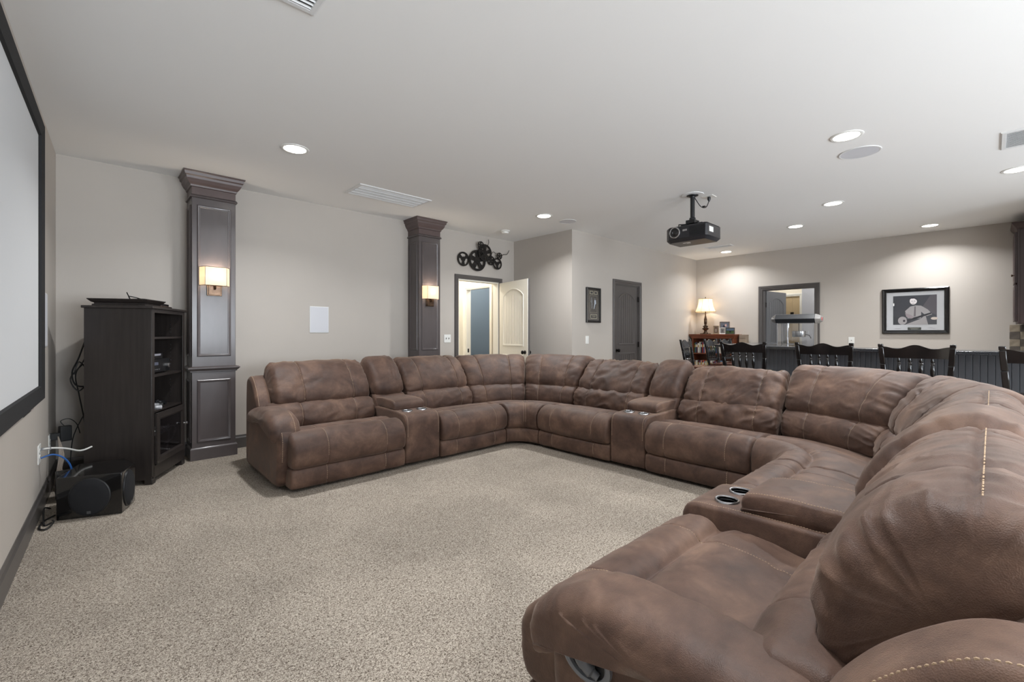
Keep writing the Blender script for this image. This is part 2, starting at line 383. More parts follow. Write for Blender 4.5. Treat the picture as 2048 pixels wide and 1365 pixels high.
# door 2: closed charcoal closet door
d2 = bpy.data.objects.new('door_2', None); C.objects.link(d2); d2.location = (EX0, YD, 0); struct(d2)
d2['label'] = 'closed charcoal arched-panel door on the pale wall'; d2['category'] = 'door'
casing(d2, 0, EX1 - EX0, DH, .068, M_trim, M=frame((0, 0, 0), (1, 0, 0), (0, 0, 1)))
jamb(d2, 0, EX1 - EX0, DH, 0, T, M_trim)
l2 = bpy.data.objects.new('leaf', None); C.objects.link(l2); l2.parent = d2; l2.location = (.004, .012, 0)
door_leaf(l2, EX1 - EX0 - .008, M_trim, knob_x=.065, both=False)
for z in (.25, 1.02, 1.8): hinge(d2, EX1 - EX0 - .008, -.006, z)
# door 3: charcoal framed opening in far wall, grey leaf swung away
d3 = bpy.data.objects.new('door_3', None); C.objects.link(d3); d3.location = (XF, FY1, 0); d3.rotation_euler = (0, 0, -PI / 2); struct(d3)
d3['label'] = 'charcoal framed doorway behind the popcorn machine with its grey leaf open'; d3['category'] = 'door'
casing(d3, 0, FY1 - FY0, DH, .065, M_trim, M=frame((0, 0, 0), (1, 0, 0), (0, 0, 1)))
jamb(d3, 0, FY1 - FY0, DH, 0, T, M_trim)
l3 = bpy.data.objects.new('leaf', None); C.objects.link(l3); l3.parent = d3; l3.location = (.03, T + .01, 0); l3.rotation_euler = (0, 0, math.radians(82))
M_trimg = mat('grey_door_paint', (108, 109, 112), .4)
door_leaf(l3, .79, M_trimg)
for z in (.25, 1.75): hinge(d3, .025, T - .002, z)
# hall behind door 1
wallbox('wall_hall', 'cream hall walls seen through the open door', [(3.9, 5.2, 6.95, 7.05, 0, H), (5.05, 5.15, YA + T, 5.93, 0, H), (5.05, 5.15, 6.62, 6.95, 0, H), (5.05, 5.15, 5.93, 6.62, 2.03, H), (3.8, 3.9, YA + T, 7.05, 0, H)], M_hall)
wallbox('wall_washroom', 'blue-grey wall seen through the inner doorway', [(6.3, 6.4, YA + T, 7.3, 0, H), (5.15, 6.4, 7.2, 7.3, 0, H)], M_blue)
t1 = bpy.data.objects.new('trim_1', None); C.objects.link(t1); t1.location = (5.05, 6.62, 0); t1.rotation_euler = (0, 0, -PI / 2); struct(t1)
casing(t1, 0, .69, 2.03, .07, M_cream, M=frame((0, 0, 0), (1, 0, 0), (0, 0, 1))); jamb(t1, 0, .69, 2.03, 0, .1, M_cream)
b = MB(); b.box(.0175, .02, .03, .06, .86, .93); b.build('strike_plate', M_dmetal, t1)
# room beyond door 3
wallbox('wall_passage', 'pale passage walls seen through the far doorway', [(11.3, 11.4, 2.7, 2.86, 0, H), (11.3, 11.4, 3.14, 3.4, 0, H), (11.3, 11.4, 2.86, 3.14, 2.03, H), (XF + T, 11.4, 3.3, 3.4, 0, H)], M_hall)
wallbox('wall_passage', 'cool white wall inside the far doorway', [(10.9, 11.0, .8, 2.72, 0, H), (XF + T, 11.0, .8, .9, 0, H), (11.0, 11.3, 2.62, 2.72, 0, H)], mat('cool_white_paint', (206, 210, 220), .7))
t2 = bpy.data.objects.new('trim_2', None); C.objects.link(t2); t2.location = (11.3, 3.14, 0); t2.rotation_euler = (0, 0, -PI / 2); struct(t2)
casing(t2, 0, .28, 2.03, .06, M_white, M=frame((0, 0, 0), (1, 0, 0), (0, 0, 1)))
b = MB(); b.box(0, .28, .02, .05, 0, 2.03); b.box(.12, .13, .01, .02, 0, 2.03); b.build('door_leaf', M_tan, t2); b = MB(); b.box(.1, .16, .0, .02, 1.55, 1.68); b.build('hinge', M_dmetal, t2)

# ---------------------------------------------------------------- ceiling fittings
CAN = [(1.243, 3.954, 'recessed ceiling light nearest the left column'), (4.311, 3.982, 'recessed ceiling light above the corner of the sofa near the return wall'),
       (4.279, .768, 'large-looking recessed light beside the round ceiling speaker'), (6.376, 1.274, 'recessed light right of the projector, above the bar stools'),
       (7.35, 1.913, 'recessed light just right of the projector body, toward the far doorway'), (8.669, .593, 'recessed light washing the wall above the guitar photo'),
       (6.313, -.168, 'recessed light cut by the right edge, below the right-hand vent'), (8.687, 3.398, 'recessed light in the corner above the table lamp'),
       (1.3, .6, 'added unseen recessed fill light over the near end of the sofa'), (1.6, -1.6, 'added unseen recessed fill light behind the camera'), (4.4, -1.8, 'added unseen recessed fill light behind the camera at right'), (6.3, -2.0, 'added unseen recessed fill light over the rear window corner')]  # these cans are out of view, added to fill the room with light
def recessed(x, y, label, power, vis=True):
    t = thing('recessed_light', label, 'light', (x, y, H), 0)
    b = MB(); b.lathe([(.084, -.001), (.086, -.006), (.100, -.008), (.108, -.004), (.109, .0)], 32, cap=False); b.build('trim_ring', M_white, t, smooth=True)
    b = MB(); b.cyl(.086, -.0035, -.002, 32); b.build('diffuser', M_led, t)
    l = bpy.data.lights.new('can_beam', 'AREA'); l.shape = 'DISK'; l.size = .13; l.energy = power; l.color = (.97, .985, 1); l.spread = math.radians(140)
    o = bpy.data.objects.new('can_beam', l); C.objects.link(o); o.parent = t; o.location = (0, 0, -.012)
for i, (x, y, lb) in enumerate(CAN): recessed(x, y, lb, 15 if x > 8.67 else (19 if x > 8.6 else 26))
def vent(name, label, x, y, sx, sy, nl, mode, rz=0):
    t = thing(name, label, 'vent', (x, y, H), rz)
    b = MB(); b.sweep(rect(-sx / 2, sx / 2, -sy / 2, sy / 2), [(0, 0), (0, -.004), (.008, -.01), (.03, -.01), (.032, -.002)]); b.build('vent_frame', M_whitem, t)
    b = MB(); b.box(-sx / 2 + .03, sx / 2 - .03, -sy / 2 + .03, sy / 2 - .03, -.002, -.0005); b.build('vent_backing', mat('vent_shadow', (84, 86, 90), .7), t)
    ix = sx / 2 - .03; iy = sy / 2 - .03
    sl = MB(); sl.box(-ix, ix, -.0012, .0012, -.006, .004, Matrix.Rotation(math.radians(35), 4, 'X')) if mode == 'x' else sl.box(-.0012, .0012, -iy, iy, -.006, .004, Matrix.Rotation(math.radians(35), 4, 'Y'))
    first = None
    for k in range(nl):
        q = (k + .5) / nl * 2 - 1
        if first is None: o = first = sl.build('louvre', M_whitem, t)
        else: o = first.copy(); C.objects.link(o)
        o.location = (0, q * iy, -.005) if mode == 'x' else (q * ix, 0, -.005)
    return t
v = vent('return_air_grille', 'long white return grille between the two columns', 2.44, 4.6, .86, .40, 30, 'x')
b = MB()
for q in (-.5, 0, .5): b.box(-.40, .40, q * .17 * 1.0 - .005, q * .17 + .005, -.014, -.006)
b.build('cross_bar', M_whitem, v)
vent('ceiling_register', 'white register cut off by the top edge of the photo', .59, 2.03, .40, .40, 12, 'x')
v = vent('ceiling_register', 'small white register beside the projector, near the corner light', 8.06, 3.27, .2, .44, 10, 'y')
v = vent('ceiling_register', 'white register cut by the right edge of the photo', 5.3, -.26, .46, .42, 14, 'y')
t = thing('ceiling_speaker', 'round flush speaker beside the large-looking ceiling light', 'speaker', (4.748, .762, H))
b = MB(); b.lathe([(.145, 0), (.145, -.005), (.138, -.007), (.132, -.005)], 40, cap=False); b.build('speaker_rim', M_whitem, t, smooth=True)
b = MB(); b.cyl(.134, -.005, -.003, 40); b.build('speaker_grille', mat('white_perforated_grille', (212, 213, 218), .7, bump=.5, bscale=700), t)
t = thing('ceiling_speaker', 'faint round flush speaker beyond the light near the return wall', 'speaker', (4.755, 3.957, H))
b = MB(); b.lathe([(.12, 0), (.12, -.004), (.112, -.006), (.11, -.004)], 40, cap=False); b.build('speaker_rim', M_whitem, t, smooth=True)
b = MB(); b.cyl(.112, -.004, -.002, 40); b.build('speaker_grille', MATS['white_perforated_grille'], t)
t = thing('smoke_detector', 'white round smoke detector above the film reels', 'smoke detector', (4.515, 4.96, H))
b = MB(); b.lathe([(.075, 0), (.075, -.012), (.06, -.018)], 28); b.build('base', M_white, t, smooth=True)
b = MB(); b.lathe([(.056, -.018), (.052, -.04), (.03, -.048), (.001, -.049)], 28); b.build('sensor_cap', M_white, t, smooth=True)

# ---------------------------------------------------------------- columns and sconces
def column(x0, x1, yf, label):
    w_ = x1 - x0; dp = YA - yf
    t = thing('pilaster_column', label, 'column', ((x0 + x1) / 2, yf, 0), 0)
    h = w_ / 2
    def fr(x, y, U): return frame((x, y, 0), U, (0, 0, 1))
    b = MB(); b.box(-h, h, 0, dp, .0, 2.52); b.build('shaft', M_col, t, bevel=.003)
    b = MB(); b.box(-h - .014, h + .014, -.014, dp, 0, .105); b.sweep(rect(-h - .014, h + .014, -.014, dp), [(0, .105), (.006, .118), (.014, .122)]); b.build('plinth', M_col, t, bevel=.002)
    # mid rail
    b = MB(); b.sweep(rect(-h, h, 0, dp), [(0, .835), (-.012, .84), (-.012, .848), (-.02, .856), (-.034, .872), (-.034, .878), (-.022, .886), (0, .892)]); b.build('chair_rail', M_col, t)
    # crown
    b = MB(); b.sweep(rect(-h, h, 0, dp), [(0, 2.50), (-.014, 2.505), (-.014, 2.515), (-.004, 2.53), (0, 2.532)]); b.build('neck_moulding', M_col, t, smooth=True)
    b = MB(); b.box(-h - .0, h + .0, 0, dp, 2.52, 2.66); cs = [(0, 2.60), (-.01, 2.605), (-.012, 2.62), (-.03, 2.64), (-.045, 2.67), (-.048, 2.69), (-.06, 2.70), (-.064, 2.725), (-.072, 2.73), (-.072, 2.739), (0, 2.739)]
    b.sweep(rect(-h, h, 0, dp), cs); b.build('crown_moulding', M_crown, t)
    pr = [(0, 0), (.002, .007), (.008, .011), (.016, .009), (.020, .004), (.026, .003), (.028, 0)]
    for z0, z1 in ((.165, .765), (.985, 2.435)):
        b = MB(); b.sweep(rect(-h + .04, h - .04, z0, z1), pr, fr(0, 0, (1, 0, 0))); b.build('panel_moulding', M_col, t, smooth=True)
        if dp > .2:
            b = MB(); b.sweep(rect(.05, dp - .04, z0, z1), pr, fr(-h, dp, (0, -1, 0))); b.build('panel_moulding', M_col, t, smooth=True)
    return t
c1 = column(.705, 1.065, 5.17, 'left dark panelled column beside the media cabinet')
c2 = column(3.17, 3.505, 5.17, 'second dark panelled column, left of the open cream door')
def sconce(x, label):
    t = thing('wall_sconce', label, 'sconce', (x, 5.17, 1.58), 0)
    b = MB(); b.box(-.05, .05, -.022, .0, 0, .10); b.box(-.062, .062, -.012, 0, -.008, .108); b.tube([(0, -.02, .06), (0, -.05, .06), (0, -.06, .1), (0, -.06, .14)], .008, 8); b.build('backplate', M_bronze, t, bevel=.003)
    b = MB(); b.lathe([(.008, 0), (.011, .004), (.008, .014), (.001, .016)], 10, Matrix.Translation((0, -.022, .085)) @ Matrix.Rotation(PI / 2, 4, 'X')); b.build('finial', M_bronze, t, smooth=True)
    # half-box shade with splayed sides
    b = MB(); z0, z1 = .088, .265
    pts = [(-.125, -.012), (-.088, -.088), (.088, -.088), (.125, -.012)]
    for (xa, ya), (xb, yb) in zip(pts[:-1], pts[1:]):
        b.add([(xa, ya, z0), (xb, yb, z0), (xb, yb, z1), (xa, ya, z1), (xa * .98, ya + .003, z0), (xb * .98, yb + .003, z0), (xb * .98, yb + .003, z1), (xa * .98, ya + .003, z1)],
              [(0, 1, 2, 3), (7, 6, 5, 4), (0, 4, 5, 1), (3, 2, 6, 7), (0, 3, 7, 4), (1, 5, 6, 2)])
    b.build('lamp_shade', M_shade2, t)
    b = MB()
    for z in (z0, z1):
        for (xa, ya), (xb, yb) in zip(pts[:-1], pts[1:]): b.tube([(xa, ya, z), (xb, yb, z)], .0022, 5)
    for xa, ya in pts: b.tube([(xa, ya, z0), (xa, ya, z1)], .0018, 5)
    b.build('shade_trim', M_bronze, t)
    b = MB(); b.lathe([(.004, .12), (.016, .14), (.018, .16), (.012, .18), (.001, .188)], 12, Matrix.Translation((0, -.05, 0))); b.build('bulb', M_led, t, smooth=True)
    lamp_point('sconce_glow', (0, -.045, .2), 4.5, (1, .85, .68), .02, t)
sconce(.885, 'lit wall sconce on the left column'); sconce(3.335, 'lit wall sconce on the second column by the door')

# ---------------------------------------------------------------- wall speakers and plates
def wall_speaker(label, origin, U, w_, h_):
    o = MB(); Mx = frame(origin, U, (0, 0, 1)); t = thing('wall_speaker', label, 'speaker', (origin[0], origin[1], origin[2]), math.atan2(U[1], U[0]))
    b = MB(); b.box(0, w_, -.008, 0, 0, h_); b.build('speaker_frame', M_whitem, t, bevel=.003)
    b = MB(); b.box(.008, w_ - .008, -.011, -.008, .008, h_ - .008); b.build('speaker_grille', MATS['white_perforated_grille'], t)
wall_speaker('white in-wall speaker between the two columns', (1.874, YA, 1.217), (1, 0, 0), .22, .31)
Ul = Vector((.036, 1, 0)).normalized()
wall_speaker('white in-wall speaker beside the projection screen', (LWX(4.5), 4.5, 1.11), (Ul.x, Ul.y, 0), .24, .39)
def plate(name, label, cat, loc, rz, w_, h_, kind):
    t = thing(name, label, cat, loc, rz)
    b = MB(); b.box(-w_ / 2, w_ / 2, -.006, 0, -h_ / 2, h_ / 2); b.build('cover_plate', M_white, t, bevel=.002)
    if kind == 'toggle2':
        for x in (-.023, .023):
            b = MB(); b.box(x - .004, x + .004, -.016, -.005, -.002, .012); b.box(x - .006, x + .006, -.0065, -.005, -.013, .013); b.build('toggle', mat('switch_shadow', (120, 118, 112), .5), t)
    elif kind == 'rocker':
        b = MB(); b.box(-.016, .016, -.009, -.005, -.033, .033); b.build('rocker', M_white, t, bevel=.001)
    elif kind == 'toggle':
        b = MB(); b.box(-.004, .004, -.016, -.005, -.002, .012); b.build('toggle', MATS['switch_shadow'] if 'switch_shadow' in MATS else M_white, t)
    elif kind == 'outlet':
        for z in (-.02, .02):
            b = MB(); b.cyl(.016, 0, .0025, 16, Matrix.Translation((0, -.006, z)) @ Matrix.Rotation(PI / 2, 4, 'X')); b.build('socket', M_white, t)
            b = MB(); b.box(-.008, -.005, -.0092, -.0084, z - .004, z + .005); b.box(.005, .008, -.0092, -.0084, z - .004, z + .005); b.build('slot', M_black, t)
    return t
plate('switch_plate', 'double switch plate right of the second column', 'switch', (3.818, YA, 1.135), 0, .118, .118, 'toggle2')
plate('switch_plate', 'single rocker switch below the small dark framed picture', 'switch', (5.52, YD, 1.112), 0, .075, .12, 'rocker')
plate('switch_plate', 'switch plate on the blue-grey wall inside the open doorway', 'switch', (6.3, 7.02, 1.12), -PI / 2, .118, .118, 'rocker')
plate('outlet_plate', 'outlet plate on the far wall left of the guitar photo', 'outlet', (XF, 1.587, 1.09), -PI / 2, .08, .12, 'toggle')
AL = math.atan2(Ul.y, Ul.x)
op = plate('outlet_plate', 'white data outlet on the screen wall above the subwoofer', 'outlet', (LWX(4.36), 4.36, .40), AL, .12, .125, 'outlet')
plate('outlet_plate', 'ivory outlet low on the screen wall behind the subwoofer', 'outlet', (LWX(4.95), 4.95, .36), AL, .09, .14, 'outlet')

# ---------------------------------------------------------------- projection screen
y0, y1, z0, z1 = .2, 4.14, .79, 2.53
L_ = (y1 - y0) / Ul.y
t = thing('projection_screen', 'wide fixed projection screen with black velvet frame', 'screen', (LWX(y0), y0, z0), AL)
b = MB(); b.sweep(rect(0, L_, 0, z1 - z0), [(0, 0), (0, .045), (.006, .05), (.085, .042), (.09, .03), (.09, 0)], frame((0, 0, 0), (1, 0, 0), (0, 0, 1))); b.build('screen_frame', M_velvet, t)
b = MB(); b.box(.08, L_ - .08, -.028, -.018, .08, z1 - z0 - .08); b.build('screen_fabric', M_screen, t)
b = MB(); b.box(L_ - .6, L_ - .32, -.02, 0, -.035, .0); b.box(1.2, L_ - .32, -.012, 0, -.02, 0); b.build('mounting_bracket', M_silver, t)

# ---------------------------------------------------------------- film reel wall art
t = thing('film_reel_wall_art', 'dark metal wall sculpture of overlapping film reels above the cream door', 'wall art', (4.355, YA, 2.333), 0)
def reel(cx, cz, r, off, holes, kind, name='reel'):
    b = MB(); n = 40
    def ringy(ri, ro, ya, yb):
        vs = []; 
        for q in range(n):
            a = 2 * PI * q / n; cs_, sn = math.cos(a), math.sin(a)
            vs += [(cx + ri * cs_, ya, cz + ri * sn), (cx + ro * cs_, ya, cz + ro * sn), (cx + ri * cs_, yb, cz + ri * sn), (cx + ro * cs_, yb, cz + ro * sn)]
        fs = []
        for q in range(n):
            k = 4 * q; l = 4 * ((q + 1) % n); fs += [(k, l, l + 1, k + 1), (k + 2, k + 3, l + 3, l + 2), (k + 1, l + 1, l + 3, k + 3), (k, k + 2, l + 2, l)]
        b.add(vs, fs)
    y = -off
    ringy(r * .78, r, y, y - .01); ringy(.001, r * .34, y - .001, y - .009)
    for k in range(holes):
        a = 2 * PI * (k + .25) / holes; d = Vector((math.cos(a), math.sin(a)))
        nn = Vector((-d.y, d.x)); 
        ws = (.17, .24) if kind == 'wide' else (.05, .09)
        offs = (0,) if kind == 'wide' else (-.13, .0, .13)
        for of in offs:
            p = [d * r * .25 + nn * (of * r * .7 - ws[0] * r), d * r * .85 + nn * (of * r * 1.4 - ws[1] * r), d * r * .85 + nn * (of * r * 1.4 + ws[1] * r), d * r * .25 + nn * (of * r * .7 + ws[0] * r)]
            b.add([(cx + q.x, y - .002, cz + q.y) for q in p] + [(cx + q.x, y - .008, cz + q.y) for q in p], [(3, 2, 1, 0), (4, 5, 6, 7), (0, 1, 5, 4), (1, 2, 6, 5), (2, 3, 7, 6), (3, 0, 4, 7)])
    b.build(name, M_reel, t)
reel(0, 0, .163, .03, 5, 'wide'); reel(-.262, -.004, .108, .02, 3, 'thin'); reel(.135, .132, .135, .05, 5, 'wide'); reel(.035, .235, .06, .07, 5, 'thin')
reel(.275, .03, .075, .03, 5, 'thin'); reel(.400, -.01, .092, .04, 3, 'thin'); reel(.425, .115, .055, .06, 5, 'thin')
b = MB(); b.tube([(.19, -.05, .25), (.215, -.05, .30), (.21, -.05, .35)], .005, 5); b.tube([(.47, -.05, .11), (.52, -.05, .15), (.6, -.05, .165), (.65, -.05, .235)], .005, 5); b.tube([(.26, -.045, .1), (.31, -.045, .17), (.37, -.045, .15)], .004, 5); b.build('film_strip', M_reel, t)

# ---------------------------------------------------------------- framed pictures
def art(parent, name, w_, h_, polys, Mx, step=.0006):
    b = MB(); cols = []; 
    for i, (c, pts) in enumerate(polys):
        if c not in cols: cols.append(c)
        b.add([(x * w_, y * h_, .001 + i * step) for x, y in pts], [tuple(range(len(pts)))], Mx, cols.index(c))
    return b.build(name, [mat('print_%d_%d_%d' % c, c, .6) for c in cols], parent)
def ell(cx, cy, rx, ry, n=14): return [(cx + rx * math.cos(2 * PI * k / n), cy + ry * math.sin(2 * PI * k / n)) for k in range(n)]
def picture(name, label, loc, rz, w_, h_, fw, fm, matcol, polys, depth=.025, cat='picture', lean=0):
    t = thing(name, label, cat, loc, rz); 
    if lean: t.rotation_euler = (lean, 0, rz)
    Fm = frame((0, 0, 0), (1, 0, 0), (0, 0, 1))
    b = MB(); b.sweep(rect(0, w_, 0, h_), [(0, 0), (0, depth * .8), (fw * .25, depth), (fw * .6, depth * .9), (fw * .8, depth * .55), (fw, depth * .5), (fw, 0)], Fm); b.build('frame', fm, t)
    b = MB(); b.box(fw * .9, w_ - fw * .9, -depth * .3, -.001, fw * .9, h_ - fw * .9); b.build('mat_board', mat('board_%d_%d_%d' % matcol, matcol, .8), t)
    art(t, 'print', w_, h_, polys, frame((0, -depth * .3, 0), (1, 0, 0), (0, 0, 1)))
    b = MB(); b.box(fw * .9, w_ - fw * .9, -depth * .45, -depth * .42, fw * .9, h_ - fw * .9); b.build('picture_glass', M_glass, t)
    return t
dk = (48, 49, 60); g1 = (96, 86, 94); lg = (206, 200, 200); mg = (140, 130, 134)
polys = [(dk, [(.175, .2), (.825, .2), (.825, .84), (.175, .84)]), (g1, [(.6, .55), (.825, .4), (.825, .84), (.74, .84)]), ((30, 31, 40), [(.175, .2), (.3, .2), (.29, .36), (.175, .4)]),
         (lg, ell(.32, .29, .07, .09)), (lg, [(.36, .2), (.70, .2), (.66, .42), (.6, .33)]),
         (lg, [(.4, .34), (.36, .5), (.44, .6), (.52, .62), (.6, .61), (.70, .52), (.76, .42), (.68, .38), (.6, .48), (.6, .33)]), (mg, [(.49, .38), (.50, .6), (.52, .6), (.52, .38)]),
         ((40, 38, 46), [(.4, .27), (.38, .31), (.74, .46), (.75, .43)]), ((60, 54, 60), ell(.345, .285, .018, .025)), (mg, [(.36, .46), (.46, .4), (.5, .36), (.45, .33), (.38, .37)]), (lg, ell(.485, .715, .055, .075)), ((46, 44, 52), [(.43, .75), (.44, .79), (.49, .805), (.54, .78), (.545, .7), (.53, .74), (.5, .77), (.45, .77)]),
         ((46, 44, 52), [(.455, .72), (.475, .725), (.475, .715), (.455, .71)]), ((46, 44, 52), [(.495, .725), (.515, .72), (.515, .71), (.495, .715)]), (mg, [(.465, .675), (.5, .675), (.5, .668), (.465, .668)]),
         ((220, 220, 220), [(.175, .62), (.195, .62), (.195, .68), (.175, .68)]), ((190, 178, 168), ell(.79, .33, .05, .03)), ((52, 56, 50), [(.4, .085), (.6, .085), (.6, .14), (.4, .14)]),
         ((150, 150, 140), [(.43, .118), (.57, .118), (.57, .125), (.43, .125)]), ((150, 150, 140), [(.45, .1), (.55, .1), (.55, .107), (.45, .107)]),
         (mg, [(.17, .11), (.23, .122), (.28, .118), (.32, .13), (.28, .114), (.23, .117)]), (mg, [(.68, .12), (.74, .13), (.78, .118), (.84, .12), (.78, .113), (.74, .124)])]
picture('framed_photo', 'large framed black-and-white photo of a man with a guitar', (XF, 1.19, 1.205), -PI / 2, .77, .70, .055, M_stool, (244, 245, 247), polys, .035)
d0 = (58, 56, 56); gd = (176, 170, 150); bl = (196, 204, 214)
polys = [(gd, [(.24, .28), (.78, .28), (.78, .78), (.24, .78)]), ((38, 38, 42), [(.28, .3), (.74, .3), (.74, .76), (.28, .76)]), (bl, ell(.38, .7, .045, .022)), (bl, [(.33, .67), (.43, .67), (.45, .55), (.43, .4), (.36, .4), (.36, .55), (.3, .6)]), (bl, ell(.6, .68, .045, .022)),
         (bl, [(.56, .65), (.66, .65), (.68, .55), (.62, .52), (.56, .4), (.52, .4), (.57, .54)]), (gd, [(.24, .81), (.48, .81), (.48, .9), (.24, .9)]), (d0, [(.28, .825), (.45, .825), (.45, .885), (.28, .885)]),
         (gd, [(.54, .81), (.78, .81), (.78, .9), (.54, .9)]), (d0, [(.57, .825), (.74, .825), (.74, .885), (.57, .885)]), (gd, [(.28, .12), (.74, .12), (.74, .24), (.28, .24)]), (d0, [(.31, .135), (.71, .135), (.71, .225), (.31, .225)]),
         (gd, [(.36, .19), (.66, .19), (.66, .2), (.36, .2)]), (gd, [(.4, .165), (.62, .165), (.62, .172), (.4, .172)])]
picture('framed_photo', 'tall dark framed photo of two figures left of the closed door', (5.485, YD, 1.375), 0, .36, .54, .035, M_stool, (74, 72, 72), polys, .03)

# ---------------------------------------------------------------- ceiling projector
t = thing('ceiling_projector', 'black projector hanging on a pole from the ceiling', 'projector', (4.855, 2.258, H))
b = MB(); b.lathe([(.115, 0), (.115, -.006), (.1, -.008)], 32); b.build('ceiling_medallion', M_whitem, t, smooth=True)
b = MB(); b.lathe([(.062, -.008), (.06, -.014), (.03, -.024), (.028, -.03)], 24); b.build('ceiling_flange', M_black, t, smooth=True)
b = MB(); b.cyl(.0235, -.27, -.02, 20); b.lathe([(.034, -.285), (.034, -.262), (.03, -.255), (.0235, -.25)], 20); b.build('pole', M_black, t, smooth=True)
b = MB(); b.box(-.06, .06, -.05, .05, -.325, -.285); b.box(-.03, .03, -.12, .12, -.335, -.322)
for sx in (-1, 1):
    for sy in (-1, 1): b.tube([(sx * .03, sy * .04, -.325), (sx * .1, sy * .11, -.33), (sx * .1, sy * .11, -.365)], .008, 6, smooth=False)
b.build('mount_bracket', M_black, t, bevel=.004)
body = MB(); zb, zt = -.532, -.355    # body: x -0.17 (lens face) .. 0.16
x0, x1, ya, yb = -.17, .165, -.235, .24
pl = [(x0 + .02, ya), (x1, ya), (x1, yb), (x0 + .05, yb), (x0, yb - .05), (x0, ya + .02)]
body.prism(pl, -.50, -.375); 
ctr = ((x0 + x1) / 2, (ya + yb) / 2)
ins = [(ctr[0] + (px - ctr[0]) * .84, ctr[1] + (py - ctr[1]) * .88) for px, py in pl]; n = len(pl)
body.add([(px, py, -.50) for px, py in pl] + [(px, py, zb) for px, py in ins], [tuple(range(2 * n - 1, n - 1, -1))] + [(i, n + i, n + (i + 1) % n, (i + 1) % n) for i in range(n)])
ins2 = [(ctr[0] + (px - ctr[0]) * .95, ctr[1] + (py - ctr[1]) * .95) for px, py in pl]
body.add([(px, py, -.375) for px, py in pl] + [(px, py, -.36) for px, py in ins2], [tuple(range(n, 2 * n))] + [(i, (i + 1) % n, n + (i + 1) % n, n + i) for i in range(n)])
pb = body.build('projector_body', mat('projector_plastic', (38, 38, 42), .35, var=.05), t, bevel=.004)
LM = Matrix.Translation((x0, .115, -.43)) @ Matrix.Rotation(-PI / 2, 4, 'Y')
b = MB(); b.lathe([(.062, -.012), (.062, .016), (.055, .02), (.05, .018), (.049, .006)], 28, LM, cap=False); b.build('lens_ring', M_silver, t, smooth=True)
b = MB(); b.lathe([(.05, .006), (.035, .002), (.03, .008), (.018, .012), (.001, .014)], 28, LM); b.build('lens', M_gloss, t, smooth=True)
first = None
for k in range(9):
    z = -.485 + k * .0115
    if first is None:
        q = MB(); q.box(x0 - .006, x0 + .004, -.215, -.045, -.0025, .0025); o = first = q.build('vent_fin', M_black, t)
    else: o = first.copy(); C.objects.link(o)
    o.location = (0, 0, z)
b = MB(); b.box(x0 - .0045, x0 + .001, -.02, .03, -.425, -.405); b.build('badge', M_silver, t)
b = MB(); b.box(x0 + .05, x0 + .15, ya - .0015, ya + .001, -.455, -.40); b.build('side_label', M_white, t)
b = MB(); b.box(x0 + .1, x0 + .125, .0, .08, zb - .001, zb + .001); b.box(x0 + .14, x0 + .155, .01, .05, zb - .001, zb + .001); b.build('bottom_label', M_white, t)
t = thing('ceiling_power_plate', 'white square ceiling outlet beside the projector pole', 'outlet', (5.05, 2.16, H))
b = MB(); b.box(-.06, .06, -.06, .06, -.006, 0); b.build('cover_plate', M_white, t, bevel=.002)
b = MB(); b.lathe([(.008, -.055), (.018, -.03), (.018, -.006)], 12); b.tube([(0, 0, -.05), (-.03, .02, -.12), (-.09, .05, -.12), (-.15, .08, -.05), (-.165, .085, -.03)], .005, 6); b.box(-.075, -.035, .015, .045, -.128, -.112); b.build('power_cord', M_black, t, smooth=True)

# ---------------------------------------------------------------- media cabinet
CA = math.atan2(.53, .27)    # front runs from near corner to far corner
t = thing('media_cabinet', 'tall black-brown media cabinet left of the first column', 'cabinet', (.36, 4.58, 0), CA)
# local: x along front 0...61, y = depth away from viewer (into the corner)
Wc, Dc, Hc = .62, .44, 1.405
def part(name, boxes, m, bevel=.002, par=None):
    b = MB()
    for q in boxes: b.box(*q)
    return b.build(name, m, par if par is not None else t, bevel=bevel)
part('side_panel', [(0, .022, 0, Dc, .04, Hc)], M_bwood); part('side_panel', [(Wc - .022, Wc, 0, Dc, .04, Hc)], M_bwood)
part('back_panel', [(.022, Wc - .022, Dc - .01, Dc, .06, Hc)], M_bwood)
part('top_board', [(-.02, Wc + .02, -.02, Dc + .01, Hc, Hc + .02)], M_bwood, .004)
part('front_stile', [(0, .045, -.004, .0, .06, Hc)], M_bwood); part('front_stile', [(Wc - .045, Wc, -.004, .0, .06, Hc)], M_bwood)
part('base_rail', [(.022, Wc - .022, -.004, .02, .045, .14)], M_bwood)
part('bottom_board', [(.022, Wc - .022, .02, Dc - .01, .12, .14)], M_bwood)
for k, z in enumerate((.57, .86, 1.17)): part('shelf', [(.023, Wc - .023, .01, Dc - .012, z - .009, z + .009)], M_bwood)
part('top_rail', [(.045, Wc - .045, -.003, .02, Hc - .03, Hc)], M_bwood)
for x in (.0, Wc - .06):
    for y in (-.006, Dc - .06): part('foot', [(x, x + .06, y, y + .055, 0, .045)], M_bwood, .004)
dr = bpy.data.objects.new('cabinet_door', None); C.objects.link(dr); dr.parent = t; dr.location = (0, -.006, .15)
b = MB(); b.sweep(rect(.046, Wc - .046, 0, .41), [(0, 0), (0, .016), (.045, .018), (.06, .008), (.06, 0)], frame((0, 0, 0), (1, 0, 0), (0, 0, 1))); b.build('door_frame', M_bwood, dr)
b = MB(); b.box(.1, Wc - .1, -.006, -.003, .055, .355); b.build('glass_pane', M_smoke, dr)
b = MB(); b.lathe([(.009, 0), (.006, .012), (.013, .02), (.012, .028), (.001, .031)], 14, Matrix.Translation((Wc - .07, -.018, .24)) @ Matrix.Rotation(PI / 2, 4, 'X')); b.build('knob', M_silver, dr, smooth=True)
b = MB()
